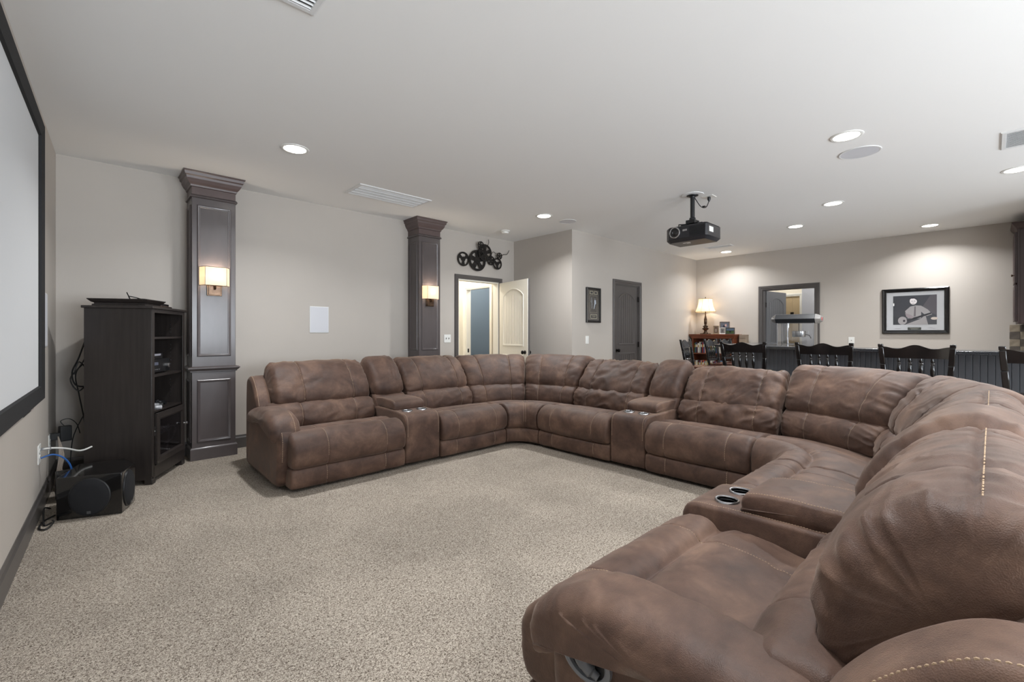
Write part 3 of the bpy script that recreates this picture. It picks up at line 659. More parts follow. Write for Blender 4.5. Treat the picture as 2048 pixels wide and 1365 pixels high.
for z in [.64 + .03 * k for k in range(6)] + [.93 + .035 * k for k in range(6)] + [1.22 + .035 * k for k in range(3)]:
    b.cyl(.004, 0, .003, 6, Matrix.Translation((Wc - .025, .1, z)) @ Matrix.Rotation(PI / 2, 4, 'Y'))
b.build('shelf_pin', M_silver, t)
CM = Matrix.Translation((.36, 4.58, 0)) @ Matrix.Rotation(CA, 4, 'Z')
def on_cab(name, label, cat, x, y, z, rz=0, group=None): 
    p = CM @ Vector((x, y, z)); return thing(name, label, cat, p, CA + rz, group)
q = on_cab('av_receiver', 'black audio receiver on the middle shelf of the media cabinet', 'receiver', .06, .06, .869)
part('case', [(0, .42, 0, .28, .01, .12)], M_black, .003, q); part('display', [(.03, .2, -.002, 0, .07, .095)], mat('dim_display', (90, 94, 110), .3), 0, q)
b = MB(); b.lathe([(.02, 0), (.02, .018), (.017, .02)], 20, Matrix.Translation((.36, 0, .06)) @ Matrix.Rotation(PI / 2, 4, 'X')); b.build('volume_knob', M_silver, q, smooth=True)
part('button_row', [(.03 + .03 * k, .045 + .03 * k, -.003, 0, .03, .04) for k in range(7)], M_silver, 0, q); part('foot', [(.02, .05, .02, .05, 0, .01), (.37, .40, .02, .05, 0, .01), (.02, .05, .23, .26, 0, .01), (.37, .40, .23, .26, 0, .01)], M_rubber, 0, q)
q = on_cab('disc_player', 'slim black disc player stacked on the audio receiver', 'player', .07, .07, .990)
part('case', [(0, .3, 0, .22, 0, .05)], M_black, .003, q); part('display', [(.02, .26, -.002, 0, .028, .044)], mat('lit_grey_display', (150, 150, 160), .3), 0, q); part('tray', [(.05, .16, -.002, 0, .01, .02)], M_gloss, 0, q)
for k, (x, y, rz, m_, lb) in enumerate(((.20, .09, .5, mat('chrome_plastic', (200, 202, 206), .2, .6), 'silver game controller at the front of the cabinet shelf'), (.38, .13, .2, M_black, 'black game controller behind the silver one on the cabinet shelf'))):
    q = on_cab('game_controller', lb, 'controller', x, y, .580, rz)
    b = MB(); b.lathe([(.001, 0), (.045, .004), (.05, .018), (.04, .03), (.001, .034)], 20, Matrix.Diagonal((1.1, .75, 1, 1))); b.tube([(-.05, 0, .018), (-.065, -.03, .016), (-.06, -.065, .013)], .02, 8); b.tube([(.05, 0, .018), (.065, -.03, .016), (.06, -.065, .013)], .02, 8); b.build('grip_body', m_, q, smooth=True)
    b = MB()
    for x_ in (-.022, .022): b.lathe([(.006, .03), (.006, .04), (.011, .042), (.009, .046)], 12, Matrix.Translation((x_, -.012, 0)))
    b.build('thumb_stick', M_black, q, smooth=True)
q = on_cab('network_router', 'white router with looped cable behind the cabinet glass door', 'router', .25, .06, .141)
part('case', [(0, .26, 0, .16, .0, .035), (.02, .24, .02, .14, .035, .2)], M_black, .004, q); part('top_unit', [(.0, .27, 0, .16, .2, .235)], M_white, .004, q)
b = MB(); b.tube([(.02, -.02, .21), (.12, -.04, .25), (.26, -.03, .23), (.28, -.02, .17), (.18, -.03, .13), (.05, -.03, .12)], .006, 6); b.tube([(.1, -.025, .05), (.13, -.03, .14), (.16, -.02, .24), (.2, .0, .26)], .006, 6); b.build('cable', M_wcable, q, smooth=True)
part('status_strip', [(.02, .25, -.003, 0, .06, .068), (.02, .25, -.003, 0, .13, .136)], M_silver, 0, q)
# things on top of the cabinet
q = on_cab('display_riser', 'black moulded riser shelf lying on the media cabinet', 'shelf', .02, .05, 1.425)
b = MB(); b.sweep(rect(0, .28, 0, .35), [(0, 0), (0, .012), (.012, .018), (.012, .022), (-.004, .03), (-.018, .046), (-.022, .05), (-.022, .056), (.2, .056)]); b.box(.01, .27, .01, .34, 0, .054); b.build('riser_body', M_bwood, q)
for k, (lb, z, rz, m_) in enumerate((('brown flat case under the other on the media cabinet', 1.425, 0, mat('brown_case', (92, 72, 62), .4)), ('dark flat case topmost beside the riser on the media cabinet', 1.447, .12, mat('dark_case', (60, 48, 46), .3)))):
    q = on_cab('disc_case', lb, 'case', .35, .07, z, rz, )
    part('cover', [(0, .20, 0, .16, 0, .022)], m_, .002, q); part('spine', [(.004, .196, -.0012, .01, .004, .018)], M_black, 0, q)
q = on_cab('coiled_cable', 'thin black cable bundled on top of the riser', 'cable', .2, .2, 1.487)
b = MB(); b.tube([(-.12, 0, .05), (-.08, .0, .01), (0, .03, .004), (.05, .06, .03), (.09, .02, .02), (.05, -.03, .004), (0, 0, .004), (.04, .05, .006), (.12, .0, .015), (.17, -.02, .012)], .004, 6); b.build('cord', M_rubber, q, smooth=True)

# ---------------------------------------------------------------- cables and boxes in the corner
t = thing('hanging_cables', 'black cables looping down behind the media cabinet', 'cable', (-.06, 4.98, .30))
b = MB()
b.tube([(.06, .05, .95), (0, .03, .72), (-.04, 0, .6), (-.02, -.02, .5), (.05, .0, .48)], .006, 6)
b.tube([(.08, .05, .90), (.03, .02, .7), (-.02, .01, .58), (.0, -.01, .42), (.03, .02, .2), (.04, .03, -.0)], .005, 6)
b.tube([(.02, .02, .66), (-.05, 0, .55), (0, -.01, .45), (.06, .02, .56), (.0, .03, .68), (-.03, .02, .58)], .005, 6)
b.tube([(.05, .05, .3), (-.03, .02, .1), (-.05, 0, -.1), (-.06, -.05, -.24)], .004, 6)
b.build('cord', M_rubber, t, smooth=True)
t = thing('power_adapter', 'black power adapter plugged low in the corner', 'adapter', (LWX(5.0) + .08, 5.0, .36), .3)
part('brick', [(-.03, .04, -.025, .025, 0, .12)], M_black, .006, t)
b = MB(); b.tube([(0, 0, .12), (-.02, 0, .16), (.03, 0, .17), (.08, .02, .12), (.10, .02, .04)], .003, 5); b.build('cord', M_rubber, t, smooth=True)
b = MB(); b.box(-.08, -.03, -.02, .02, .02, .07); b.build('plug', M_black, t)
t = thing('white_network_cable', 'white cable running from the data outlet to the cabinet', 'cable', (LWX(4.36) + .01, 4.36, .43))
b = MB(); b.tube([(0, 0, 0), (.05, .0, .0), (.12, .08, -.03), (.19, .2, -.08), (.25, .3, -.08)], .006, 7); b.build('cord', M_wcable, t, smooth=True)
b = MB(); b.box(0, .05, -.008, .008, -.008, .008); b.build('plug', mat('grey_plug', (120, 120, 122), .5), t)
t = thing('blue_network_cable', 'blue cable curving down from the data outlet behind the subwoofer', 'cable', (LWX(4.36) + .01, 4.36, .37))
b = MB(); b.tube([(0, 0, 0), (.06, .02, .01), (.12, .04, -.04), (.15, .06, -.14), (.15, .06, -.34)], .0055, 7); b.build('cord', M_lining, t, smooth=True)
t = thing('cable_bundle', 'grey cable bundle hanging to the floor by the low outlet', 'cable', (LWX(4.75) + .06, 4.72, .0))
b = MB()
for k in range(5): b.tube([(0, .15, .42), (.01 + .006 * k, .04, .3), (.006 * k, .0, .2), (-.01 + .012 * k, -.03, .1), (.01 * k, -.04, .02), (.06, -.1, .006)], .0035, 5)
b.build('cord', mat('grey_cable', (128, 118, 108), .5), t, smooth=True)
t = thing('floor_cables', 'black cords curling on the carpet left of the subwoofer', 'cable', (-.215, 4.1, 0))
b = MB(); b.tube([(.05, .12, .01), (.0, .02, .01), (-.01, -.1, .008), (.02, -.14, .008), (.05, -.08, .02), (.045, -.02, .02)], .005, 6); b.tube([(.02, .3, .01), (0, .15, .06), (-.0, .05, .03), (.01, -.05, .006), (.04, -.03, .01)], .005, 6); b.build('cord', M_rubber, t, smooth=True)
t = thing('network_switch', 'flat black box lying behind the subwoofer', 'box', (-.10, 4.55, 0), .1)
part('case', [(-.07, .16, 0, .14, .0, .2)], M_black, .006, t); part('ridge', [(-.06, .15, .02, .03, .2, .204), (-.06, .15, .06, .07, .2, .204), (-.06, .15, .1, .11, .2, .204)], M_gloss, 0, t)
# subwoofer
SP = [(-.156, 4.103), (.159, 3.983), (.239, 4.216), (.19, 4.42), (-.055, 4.45)]
t = thing('subwoofer', 'glossy black faceted subwoofer on the carpet in front of the cabinet', 'subwoofer', (.05, 4.2, 0))
sl = [(x - .05, y - 4.2) for x, y in SP]
b = MB(); b.prism(sl, .004, .276); b.build('enclosure', M_gloss, t, bevel=.005, seg=3)
def face_disc(p, q, z, rx, rz_, off):
    p = Vector(p); q = Vector(q); d = (q - p).normalized(); m_ = (p + q) / 2; nrm = Vector((d.y, -d.x))
    return Matrix.Translation((m_.x, m_.y, z)) @ Matrix.Rotation(math.atan2(d.y, d.x), 4, 'Z') @ Matrix.Rotation(PI / 2, 4, 'X') @ Matrix.Diagonal((rx, rz_, 1, 1))
for (p, q), rx in (((sl[0], sl[1]), .105), ((sl[1], sl[2]), .09)):
    Mx = face_disc(p, q, .137, rx, .118, 0)
    b = MB(); b.lathe([(1.06, 0), (1.05, .004), (1.0, .006)], 40, Mx, cap=False); b.build('grille_ring', M_black, t, smooth=True)
    b = MB(); b.lathe([(1.0, .006), (.9, .012), (.5, .016), (.01, .017)], 40, Mx); b.build('grille', M_grille, t, smooth=True)
    b = MB(); b.add([(-.1, -.92, .013), (.1, -.92, .013), (.1, -.76, .015), (-.1, -.76, .015)], [(0, 1, 2, 3)], Mx); b.build('badge', M_silver if False else mat('grey_badge', (70, 72, 74), .3), t)

# ================================================================ upholstery
def _h(ix, iy, iz, s):
    n = (ix * 374761393 + iy * 668265263 + iz * 2147483647 + s * 1274126177) & 0xffffffff
    n = ((n ^ (n >> 13)) * 1103515245) & 0xffffffff; n = (n ^ (n >> 16)) & 0xffff
    return n / 65535.0 * 2 - 1
def vnoise(p, s=0):
    p = np.asarray(p, float); i = np.floor(p).astype(np.int64); f = p - i; f = f * f * f * (f * (f * 6 - 15) + 10)
    r = 0
    for dx in (0, 1):
        wx = f[..., 0] if dx else 1 - f[..., 0]
        for dy in (0, 1):
            wy = f[..., 1] if dy else 1 - f[..., 1]
            for dz in (0, 1):
                wz = f[..., 2] if dz else 1 - f[..., 2]
                r = r + wx * wy * wz * _h(i[..., 0] + dx, i[..., 1] + dy, i[..., 2] + dz, s)
    return r
def closed_profile(pts, n):
    P = catmull([Vector((a, b)) for a, b in pts], 12, True); P = np.array([(p.x, p.y) for p in P]); P = np.vstack([P, P[:1]])
    d = np.r_[0, np.cumsum(np.hypot(*(P[1:] - P[:-1]).T))]; t = np.linspace(0, d[-1], n, endpoint=False)
    return np.c_[np.interp(t, d, P[:, 0]), np.interp(t, d, P[:, 1])], d[-1]
def straight(x, d, z): return np.stack([x, d, z], -1)
SEED = [0]
class Loft:
    """cushion: closed (depth, height) profile swept over the width, rounded ends, seams, gathers and wrinkles"""
    def __init__(s, prof, x0, x1, r=.04, nu=40, nv=72, seams=(), gather=.0, wrinkle=.002, bulge=.008, wmap=straight, groove=.006, vseams=(), big=.0, sag=0, ik=1.0):
        SEED[0] += 1; s.seed = SEED[0]; W_ = x1 - x0; r = min(r, W_ * .45)
        s.P, s.per = closed_profile(prof, nv)
        c0 = s.P.mean(0); T_ = np.roll(s.P, -1, 0) - np.roll(s.P, 1, 0); T_ /= np.linalg.norm(T_, axis=1)[:, None]
        Nn = np.c_[T_[:, 1], -T_[:, 0]]; area_ = np.sum(s.P[:, 0] * np.roll(s.P[:, 1], -1) - np.roll(s.P[:, 0], -1) * s.P[:, 1])
        if area_ < 0: Nn = -Nn
        s.N = Nn; s.x0, s.x1, s.r, s.W = x0, x1, r, W_; s.seams = seams; s.c0 = c0; s.wmap = wmap
        s.gather, s.wrinkle, s.bulge, s.groove, s.big, s.sag, s.ik = gather, wrinkle, bulge, groove, big, sag, ik
        s.vs = [int(np.argmin(np.hypot(*(s.P - np.array(q)).T))) / nv for q in vseams]
        # u samples: dense at the rounded ends and seams
        t = np.linspace(0, 1, nu); a = [0] + list(r * (1 - np.cos(np.linspace(0, PI / 2, 7)[1:]))) ; a = np.array(a)
        mid = np.linspace(r, W_ - r, nu); ex = []
        for sm in seams: ex += [sm * W_ + q for q in (-.016, -.009, -.004, 0, .004, .009, .016)]
        s.xs = np.unique(np.round(np.r_[a, mid, ex, W_ - a], 5))
    def pt(s, x, vi):   # x array (distance from left end), vi float index in profile -> world-local points
        x = np.asarray(x, float); vi = np.asarray(vi, float); n = len(s.P)
        i0 = np.floor(vi).astype(int) % n; i1 = (i0 + 1) % n; f = (vi - np.floor(vi))[..., None]
        p = s.P[i0] * (1 - f) + s.P[i1] * f; nn = s.N[i0] * (1 - f) + s.N[i1] * f
        t = np.minimum(x, s.W - x); t = np.clip(t, 0, s.r); inset = s.r - np.sqrt(np.maximum(0, s.r ** 2 - (s.r - t) ** 2))
        q = 2 * x / s.W - 1; off = -inset * s.ik + s.bulge * (1 - q ** 4)
        for v_ in s.vs:
            dv = (vi / n - v_); dv = (dv - np.round(dv)) * s.per; off = off - s.groove * np.exp(-(dv / .006) ** 2) - s.groove * .5 * np.exp(-(dv / .03) ** 2)
        for sm in s.seams:
            dx = x - sm * s.W; off = off - s.groove * np.exp(-(dx / .005) ** 2) - s.groove * .6 * np.exp(-(dx / .03) ** 2)
        arc = vi / n * s.per
        for v_ in s.vs:
            dv = (vi / n - v_); dv = np.abs((dv - np.round(dv)) * s.per)
            pl_ = vnoise(np.stack([x * 30 + dv * 6, dv * 5, x * 0 + 11], -1), s.seed + 21); off = off + .006 * np.exp(-dv / .09) * (.35 - np.abs(pl_))
        S3 = np.stack([x + s.x0, arc, np.zeros_like(x)], -1)
        if s.gather:
            e = np.minimum(x, s.W - x); g = np.exp(-e / .07)
            for sm in s.seams: g = np.maximum(g, .5 * np.exp(-np.abs(x - sm * s.W) / .04))
            w1 = vnoise(np.stack([x * 5, arc * 26 + x * 6, x * 0 + 3], -1), s.seed); off = off + s.gather * 1.5 * g * (.3 - np.abs(w1))
        if s.wrinkle:
            a_ = vnoise(np.stack([x * 9 + arc * 5, arc * 9 - x * 3, x * 0], -1), s.seed + 9)
            wv = vnoise(np.stack([x * 4.5 + arc * 3 + a_ * .5, arc * 14 - x * 8 + a_ * .8, x * 0 + 7], -1), s.seed + 3)
            off = off + s.wrinkle * (1 - 2.4 * np.abs(wv)) + s.wrinkle * .5 * a_
        if s.big: off = off + s.big * vnoise(np.stack([x * 3.1, arc * 3.3, x * 0 + .5], -1), s.seed + 5)
        P3 = p + nn * off[..., None]
        if s.sag: P3 = P3 - np.stack([0 * x, s.sag * (1 - q ** 2)], -1)
        # keep inset from crossing the centre
        return s.wmap(x + s.x0, P3[..., 0], P3[..., 1])
    def mesh(s, name, parent, m=None, cut=None):
        n = len(s.P); X, V = np.meshgrid(s.xs, np.arange(n), indexing='ij'); G = s.pt(X, V); nx = len(s.xs)
        vs = G.reshape(-1, 3).tolist(); fs = []
        for i in range(nx - 1):
            o = i * n
            for j in range(n):
                k = (j + 1) % n; fs.append((o + j, o + k, o + n + k, o + n + j))
        for e, base in ((0, 0), (1, (nx - 1) * n)):   # end caps: shrinking rings, slightly domed
            ring = list(range(base, base + n)); pts = np.array([vs[q] for q in ring]); c = pts.mean(0)
            c2 = G[nx - 2 if e else 1].mean(0); dm = (c - c2); dm = dm / (np.linalg.norm(dm) + 1e-9)
            for sh, k_ in ((.85, .3), (.6, .65), (.3, .9)):
                new = len(vs); vs += (c + (pts - c) * sh + dm * s.bulge * .8 * k_).tolist(); nr = list(range(new, new + n))
                for j in range(n): fs.append((ring[j], nr[j], nr[(j + 1) % n], ring[(j + 1) % n]) if e else (ring[(j + 1) % n], nr[(j + 1) % n], nr[j], ring[j]))
                ring = nr
            ci = len(vs); vs.append((c + dm * s.bulge * .8).tolist())
            for j in range(n): fs.append((ring[j], ci, ring[(j + 1) % n]) if e else (ring[(j + 1) % n], ci, ring[j]))
        me = bpy.data.meshes.new(name); me.from_pydata(vs, [], fs); me.materials.append(m or M_suede)
        me.polygons.foreach_set('use_smooth', [True] * len(fs))
        bm = bmesh.new(); bm.from_mesh(me); bmesh.ops.recalc_face_normals(bm, faces=bm.faces); bm.to_mesh(me); bm.free()
        o = bpy.data.objects.new(name, me); C.objects.link(o); o.parent = parent; s.obj = o; return o
    def path(s, x, v0, v1, step):   # points along a profile stretch at width x
        n = len(s.P); k = max(2, int(abs(v1 - v0) * s.per / step)); v = np.linspace(v0 * n, v1 * n, k)
        A_ = s.pt(np.full(k, x), v); 
        cx = s.wmap(np.full(k, x + s.x0), np.full(k, s.c0[0]), np.full(k, s.c0[1])); 
        return A_, A_ - cx
def vrow(lf_, v_, x0, x1, step):
    k = max(2, int((x1 - x0) / step)); x = np.linspace(x0, x1, k); n = len(lf_.P)
    A_ = lf_.pt(x, np.full(k, v_ * n)); return A_, A_ - lf_.wmap(x + lf_.x0, np.full(k, lf_.c0[0]), np.full(k, lf_.c0[1]))
def dashes(b, pts, outs, wdt=.0032, duty=.6, hgt=.0011):
    """row of stitches: each pair of samples gives one small raised thread"""
    for i in range(0, len(pts) - 1):
        p = Vector(pts[i]); q = Vector(pts[i + 1]); t = q - p
        if t.length < 1e-5: continue
        q = p + t * duty; t.normalize(); up = Vector(outs[i]); up = (up - t * up.dot(t)).normalized(); sd = t.cross(up) * wdt / 2
        u = up * hgt; lo = up * -.002
        b.add([p + sd + lo, p - sd + lo, q - sd + lo, q + sd + lo, p + sd * .6 + u * .5, p - sd * .6 + u * .5, q - sd * .6 + u * .5, q + sd * .6 + u * .5, (p + q) / 2 + sd * .8 + u * 1.3, (p + q) / 2 - sd * .8 + u * 1.3],
              [(0, 4, 8, 7, 3), (1, 2, 6, 9, 5), (4, 5, 9, 8), (8, 9, 6, 7), (0, 1, 5, 4), (3, 7, 6, 2)])
def stitch(parent, rows, step=.011, **k):
    by = {}
    for row in rows: by.setdefault(id(row[0]), []).append(row)
    for rs in by.values():
        b = MB()
        for lf_, x, v0, v1 in rs:
            if x == 'v': A_, O_ = vrow(lf_, v0, .05, lf_.W - .05, step * v1)
            else: A_, O_ = lf_.path(x, v0, v1, step)
            dashes(b, A_, O_, **k)
        o = b.build('stitching', M_thread, rs[0][0].obj); o['kind'] = 'stuff'
P_FOOT = [(.03, .03), (.008, .042), (0, .08), (0, .125), (.008, .165), (.03, .18), (.12, .18), (.2, .16), (.2, .05), (.12, .028)]
P_SEAT = [(.10, .180), (.02, .186), (-.018, .215), (-.028, .28), (-.022, .35), (.012, .402), (.06, .432), (.12, .442), (.165, .432), (.195, .404), (.225, .418), (.27, .428), (.36, .426), (.46, .405), (.58, .385), (.68, .35), (.68, .24), (.4, .19)]
P_LUMB = [(.66, .345), (.60, .365), (.565, .42), (.568, .49), (.60, .55), (.665, .588), (.75, .59), (.82, .54), (.82, .44), (.75, .36)]
P_HEAD = [(.74, .572), (.688, .588), (.655, .635), (.663, .705), (.71, .785), (.775, .862), (.845, .922), (.925, .955), (.99, .945), (1.045, .90), (1.065, .82), (1.04, .70), (.95, .61), (.84, .575)]
P_HEADN = [(.80, .585), (.745, .60), (.712, .645), (.708, .72), (.735, .80), (.783, .87), (.845, .925), (.92, .957), (.99, .947), (1.045, .90), (1.065, .82), (1.045, .70), (.97, .615), (.88, .588)]
P_SHELL = [(.80, .04), (.78, .12), (.78, .40), (.86, .60), (.95, .74), (1.0, .80), (1.05, .82), (1.085, .79), (1.10, .60), (1.10, .12), (1.08, .04), (.94, .03)]
def sh(prof, dd=0, dz=0, sz=1, z0=0): return [(a + dd, z0 + (b - z0) * sz + dz) for a, b in prof]
SOFA = 'sections of the big brown sectional'
def recliner(label, loc, rz, W_, near=False, seams=(.22, .80), gather=.012, wr=.003, dz=0, head=None, hdz=0, parent=None, step=None, big=.006, hx=(0, 0)):
    t = thing('sofa_recliner_section', label, 'sofa', loc, rz, SOFA) if parent is None else parent
    nu, nv = (90, 150) if near else (40, 76); g = .004; st = step or (.0095 if near else .013); wd = .0028 if near else .0042
    f = Loft(P_FOOT, g, W_ - g, .02, nu // 2, nv // 2, seams=seams, wrinkle=.0012, bulge=.004, groove=.003); f.mesh('footrest_panel', t)
    s_ = Loft(sh(P_SEAT, dz=dz), g + .004, W_ - g - .004, .035, nu, nv, seams=seams, gather=.003, wrinkle=.002, bulge=.008, big=.004, groove=.004); s_.mesh('seat_cushion', t)
    l = Loft(P_LUMB, g + .009, W_ - g - .009, .03, nu, nv, seams=seams, gather=gather * .8, wrinkle=wr, bulge=.012, big=.003); l.mesh('lumbar_cushion', t)
    h = Loft(sh(head or P_HEAD, dz=hdz - .022), g + .013 + hx[0], W_ - g - .013 - hx[1], .05, nu, nv, seams=seams, gather=gather, wrinkle=wr, bulge=.018, big=big, groove=.008, vseams=((.93, .955), (1.05, .90))); h.mesh('head_cushion', t)
    k = Loft(P_SHELL, g, W_ - g, .02, nu // 3, nv // 2, wrinkle=.001, bulge=0); k.mesh('back_shell', t)
    rows = []
    for sm in seams:
        rows += [(f, sm * f.W, .08, .46), (s_, sm * s_.W, .10, .60), (l, sm * l.W, .06, .52), (h, sm * h.W, .04, .50)]
    rows += [(h, 'v', v_ + .008, 1) for v_ in h.vs]
    stitch(t, rows, st, wdt=wd); return t
def console(label, loc, rz, W_, near=False, head=True, lidz=0, hd=0, hz=0):
    t = thing('sofa_console_section', label, 'sofa', loc, rz, SOFA)
    nu, nv = (60, 110) if near else (26, 60); g = .003
    pb_ = [(.05, .03), (.02, .05), (.012, .2), (.012, .38), (.02, .435), (.05, .468), (.11, .478), (.30, .484), (.66, .486), (.76, .45), (.76, .1), (.68, .04), (.3, .03)]
    c = Loft(pb_, g, W_ - g, .018, nu, nv, wrinkle=.0012, bulge=.002); body_ = c.mesh('console_body', t)
    cups = [(W_ * .29, .17), (W_ * .71, .17)]
    cut = MB()
    for cx, cy in cups: cut.cyl(.041, .39, .6, 32, Matrix.Translation((cx, cy, 0)))
    co = cut.build('cutter', M_black); bo = body_.modifiers.new('b', 'BOOLEAN'); bo.object = co; bo.operation = 'DIFFERENCE'; bo.solver = 'EXACT'
    co.parent = t; bpy.context.view_layer.update()
    dg = bpy.context.evaluated_depsgraph_get(); nm = bpy.data.meshes.new_from_object(body_.evaluated_get(dg)); body_.modifiers.clear(); body_.data = nm; nm.name = 'console_body'
    bpy.data.objects.remove(co)
    for cx, cy in cups:
        b = MB(); b.lathe([(.050, .478), (.050, .488), (.047, .492), (.042, .491), (.0395, .486), (.0385, .476)], 32, Matrix.Translation((cx, cy, 0)), cap=False)
        rg = b.build('cup_holder_rim', M_silver, t, smooth=True)
        b = MB(); b.lathe([(.039, .487), (.037, .408), (.001, .402)], 32, Matrix.Translation((cx, cy, 0)), cap=False); b.build('cup_holder', M_gloss, t, smooth=True)
    pl_ = [(.285, .486), (.258, .502), (.258, .535), (.285, .558), (.36, .570), (.48, .573), (.60, .570), (.665, .55), (.67, .51), (.62, .488)]
    l = Loft(sh(pl_, dz=lidz), .022, W_ - .022, .016, ik=.8, nu=nu, nv=nv, wrinkle=.0012, bulge=.006); l.mesh('console_lid', t)
    rows = []
    if head:
        lb_ = Loft(P_LUMB, g + .009, W_ - g - .009, .03, nu, nv, gather=.008, wrinkle=.0025, bulge=.012); lb_.mesh('lumbar_cushion', t)
        h = Loft(sh(P_HEAD, dz=-.006 + hz, dd=hd - .015), g + .012, W_ - g - .012, .06, nu, nv, gather=.010, wrinkle=.003, bulge=.018, big=.005); h.mesh('head_cushion', t)
    k = Loft(P_SHELL, g, W_ - g, .02, 12, nv // 2, wrinkle=.001, bulge=0); k.mesh('back_shell', t)
    rows += [(c, c.W - .02, .12, .55), (c, .02, .12, .55), (l, .016, .12, .62), (l, l.W - .016, .12, .62)]
    stitch(t, rows, .0095 if near else .013, wdt=.003 if near else .004); return t
def wedge(label, loc, rA, rB, a0, a1, near=False):
    """corner section around the inner corner point loc: sweeps from angle a0 to a1 (clockwise), inner radius rA -> rB"""
    t = thing('sofa_corner_section', label, 'sofa', loc, 0, SOFA)
    nu, nv = (70, 130) if near else (36, 70)
    def mp(x, d, z):     # x in 0..1
        a = a0 + (a1 - a0) * x; r_ = np.sqrt((rA * np.cos(a - a0)) ** 2 + (rB * np.sin(a - a0)) ** 2) + d
        return np.stack([r_ * np.cos(a), r_ * np.sin(a), z], -1)
    def flat(i):         # each back cushion spans half the corner, a little flattened like a cushion
        def m2(x, d, z):
            q = (x - (0 if i == 0 else .5)) / .5; a = a0 + (a1 - a0) * x
            r_ = np.sqrt((rA * np.cos(a - a0)) ** 2 + (rB * np.sin(a - a0)) ** 2) + d
            bow = (np.cos(abs(a1 - a0) / 4) / np.cos((q - .5) * abs(a1 - a0) / 2))
            r_ = r_ * (.35 + .65 * bow / np.cos(abs(a1 - a0) / 4) * .99)
            return np.stack([r_ * np.cos(a), r_ * np.sin(a), z], -1)
        return m2
    class WL(Loft): pass
    def mk(prof, xa, xb, wm, scale, **k):   # parametrise width in metres at radius 'scale'
        wl = Loft(prof, xa * scale, xb * scale, wmap=lambda x, d, z: wm(x / scale, d, z), **k); return wl
    Ls = abs(a1 - a0) * (max(rA, rB) + .15)
    f = mk(P_FOOT, .01, .99, mp, abs(a1 - a0) * max(rA, rB) * .9, r=.015, nu=nu // 2, nv=nv // 2, wrinkle=.001, bulge=.003); f.mesh('footrest_panel', t)
    s_ = mk(P_SEAT, .005, .995, mp, Ls, r=.02, nu=nu, nv=nv, seams=(.47, .53), gather=.003, wrinkle=.002, bulge=.006, groove=.003); s_.mesh('seat_cushion', t)
    Lb = abs(a1 - a0) * (max(rA, rB) + .5); rows = [(s_, .47 * s_.W, .10, .6), (s_, .53 * s_.W, .10, .6)]
    for i in (0, 1):
        xa, xb = (.005, .496) if i == 0 else (.504, .995)
        l = mk(P_LUMB, xa, xb, flat(i), Lb, r=.03, nu=nu, nv=nv, seams=(.25, .75), gather=.009, wrinkle=.0025, bulge=.012); l.mesh('lumbar_cushion', t)
        h = mk(sh(P_HEAD, dz=-.03), xa, xb, flat(i), Lb, r=.05, nu=nu, nv=nv, seams=(.25, .75), gather=.013, wrinkle=.003, bulge=.018, big=.006, groove=.008); h.mesh('head_cushion', t)
        for sm in (.25, .75): rows += [(l, sm * l.W, .06, .52), (h, sm * h.W, .04, .62)]
    k = mk(P_SHELL, .005, .995, mp, Lb, r=.02, nu=nu // 2, nv=nv // 2, wrinkle=.001, bulge=0); k.mesh('back_shell', t)
    stitch(t, rows, .0095 if near else .013, wdt=.0028 if near else .0042); return t
P_ARMPAD = [(.86, .44), (.84, .52), (.74, .560), (.55, .580), (.35, .585), (.18, .572), (.07, .53), (.01, .465), (.005, .405), (.035, .375), (.09, .40), (.17, .455), (.35, .48), (.65, .46)]
P_ARMBODY = [(.20, .03), (.13, .08), (.10, .20), (.085, .34), (.09, .42), (.15, .48), (.35, .53), (.65, .53), (.86, .49), (.96, .40), (.98, .2), (.96, .05), (.5, .03)]
P_WING = [(.68, .38), (.70, .52), (.765, .66), (.86, .765), (.95, .818), (1.05, .80), (1.08, .70), (1.09, .42), (1.09, .12), (1.06, .04), (.92, .04), (.82, .18)]
